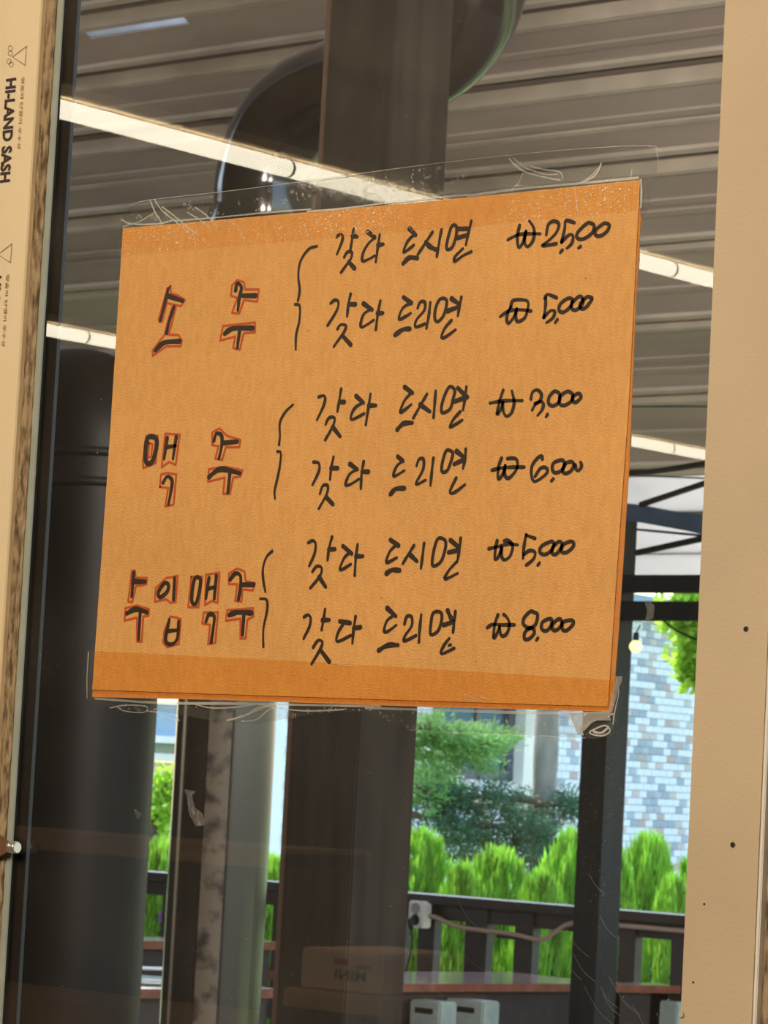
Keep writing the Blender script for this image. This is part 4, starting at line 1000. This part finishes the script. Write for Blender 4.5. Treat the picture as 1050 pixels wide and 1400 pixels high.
cpart(HS, joined, 'brickwork', BR, kind='stuff')
# sunlit rendered pillar beside the window
cpart(HS, wbox(sW(onW(703, 1000)), sW(onW(728, 1000)), -.3, 3.2, -.01, .12), 'pillar', M['sunlit_stucco'], label='cream rendered pillar beside the window')
cpart(HS, wbox(sL-.3, sR+.3, 3.2, 3.32, -.8, .3), 'eaves', M['house_roof'])

# far white house in the left gap
dF = 48
a, b = onD(150, 1180, dF), onD(340, 1180, dF)
WH = empty('white_house', ((a.x+b.x)/2, (a.y+b.y)/2, -.3), label='far white house with blue-grey roof in the left gap', cat='building')
dh = (b-a); dh.z = 0; Lh = dh.length; dh.normalize(); nh = Vector((dh.y, -dh.x, 0))
if nh.dot(CAM-a) < 0: nh = -nh
def hbox(u0, u1, z0, z1, o0, o1, name, m):
    mb = MB(); vs = []
    for z in (z0, z1):
        for u_, o_ in ((u0, o0), (u1, o0), (u1, o1), (u0, o1)):
            q = a+dh*(u_*Lh)+nh*o_; vs.append((q.x, q.y, z))
    mb.add(vs, [(0, 1, 2, 3), (7, 6, 5, 4), (4, 5, 1, 0), (5, 6, 2, 1), (6, 7, 3, 2), (7, 4, 0, 3)]); return cpart(WH, mb, name, m)
zf = lambda py: onD(220, py, dF).z
hbox(-2, 1.1, -.3, zf(1060), -3, 0, 'wall', M['house'])
hbox(-2, 1.1, zf(1058), zf(1042), -2.8, .10, 'wall_band', M['house_pink'])
hbox(-2, 1.1, zf(1040), zf(1030), -3, .3, 'cornice', M['house'])
hbox(-2, 1.1, zf(1030), zf(1017), -2.8, .1, 'wall_band', M['grey_box'])
hbox(-2, 1.15, zf(1016), zf(1006), -3.2, .5, 'gutter', M['white'])
hbox(-2, 1.1, zf(1006), zf(962), -3, .2, 'roof', M['house_roof'])

# ================================================================== VIEWER'S SIDE (seen only as reflections)
def mir(px, py, yv): p = onY(px, py, yv); return Vector((p.x, -yv, p.z))
def onZm(px, py, z): p = onZ(px, py, z); return Vector((p.x, -p.y, p.z))
zc = 2.55
def tubelight(xa, ya, yb, label):
    """batten with bare tube running away from the window, on the ceiling"""
    o = empty('tube_light', (xa, (ya+yb)/2, 2.76), label=label, cat='light', group='ceiling tube lights reflected in the pane')
    h = abs(yb-ya)/2-.004
    MB().tube([(0, -h, zc-2.76), (0, h, zc-2.76)], .017, 16).build('tube', M['tube'], o)
    MB().box((-.012, -h-.005, zc-2.76+.022), (.012, h+.005, zc-2.76+.045), bev=.003).build('housing', M['cream'], o)
    for s in (-1, 1):
        MB().tube([(0, s*(h-.001), zc-2.76), (0, s*(h+.004), zc-2.76)], .0168, 14).build('end_cap', M['tube_cap'], o)
        MB().tube([(0, s*h*.6, zc-2.76+.045), (0, s*h*.6, 0)], .003, 6).build('hanger', M['steel'], o)
x1 = -2.905; x2 = -5.09
tubelight(x1, -1.80, -3.066, 'tube light reflected upper left of the sign, ending at the duct bend')
tubelight(x1, -3.066, -4.336, 'tube light reflected across the top tape of the sign')
tubelight(x1, -4.336, -5.60, 'tube light reflected beside the beige stile right of the sign')
tubelight(x2, -3.35, -4.67, 'tube light reflected lower left in front of the dark duct')
tubelight(x2, -4.67, -6.04, 'tube light whose reflection hides behind the sign')
tubelight(x2, -6.04, -7.425, 'tube light reflected lower right of the sign')
tubelight(x2, -7.425, -8.80, 'far tube light reflected at the beige stile low right')
# wooden shelf unit and carton
YS = 3.2
a, b = mir(-40, 1138, YS), mir(372, 1188, YS)
SH = empty('wooden_shelf', (a.x, -YS, 0), label='brown wooden shelf unit faintly reflected in the lower left glass', cat='shelf')
cpart(SH, MB().box((a.x-.4, -YS-.3, b.z-.0), (b.x, -YS, mir(180, 1146, YS).z), bev=.003), 'shelf_board', M['wood'])
cpart(SH, MB().box((a.x-.4, -YS-.3, mir(100, 1420, YS).z), (b.x, -YS, mir(100, 1372, YS).z), bev=.003), 'shelf_board', M['wood'])
for xx in (a.x-.4, b.x-.03): cpart(SH, MB().box((xx, -YS-.28, 0), (xx+.03, -YS-.02, mir(180, 1146, YS).z-.01)), 'side_panel', M['room_wall'])
YC = 2.6
a, b = mir(412, 1294, YC), mir(520, 1362, YC)
ST = empty('stool', ((a.x+b.x)/2, -YC-.12, 0), label='brown stool under the carton, faintly reflected at the square post', cat='stool')
sx = a.x; ex = b.x
cpart(ST, MB().box((sx-.02, -YC-.26, b.z-.035), (ex+.02, -YC+.02, b.z-.001), bev=.004), 'seat', M['wood'])
for xx in (sx, ex-.03):
    for yy in (-YC-.24, -YC-.03): cpart(ST, MB().box((xx, yy, 0), (xx+.03, yy+.03, b.z-.036)), 'leg', M['wood'])
BX = empty('carton', ((a.x+b.x)/2, -YC-.1, b.z), label='pale carton with dark lettering reflected at the foot of the square post', cat='box')
cpart(BX, MB().box((sx, -YC-.22, b.z), (ex, -YC, a.z), bev=.004), 'box_body', M['carton'])
hx = (ex-sx)
text_part('MINI', BX, M['film_ink'], 'lettering', (ex-hx*.18, -YC+.001, b.z+(a.z-b.z)*.30), (-1, 0, 0), (0, 0, 1), hx*.38, (a.z-b.z)*.24, Matrix.Translation(-BX.location), .02)
mb = MB().box((sx+hx*.42, -YC+.0008, b.z+(a.z-b.z)*.66), (sx+hx*.60, -YC+.0014, b.z+(a.z-b.z)*.80)).box((sx+hx*.70, -YC+.0008, b.z+(a.z-b.z)*.62), (sx+hx*.88, -YC+.0014, b.z+(a.z-b.z)*.68))
cpart(BX, mb, 'red_mark', M['red_print'])
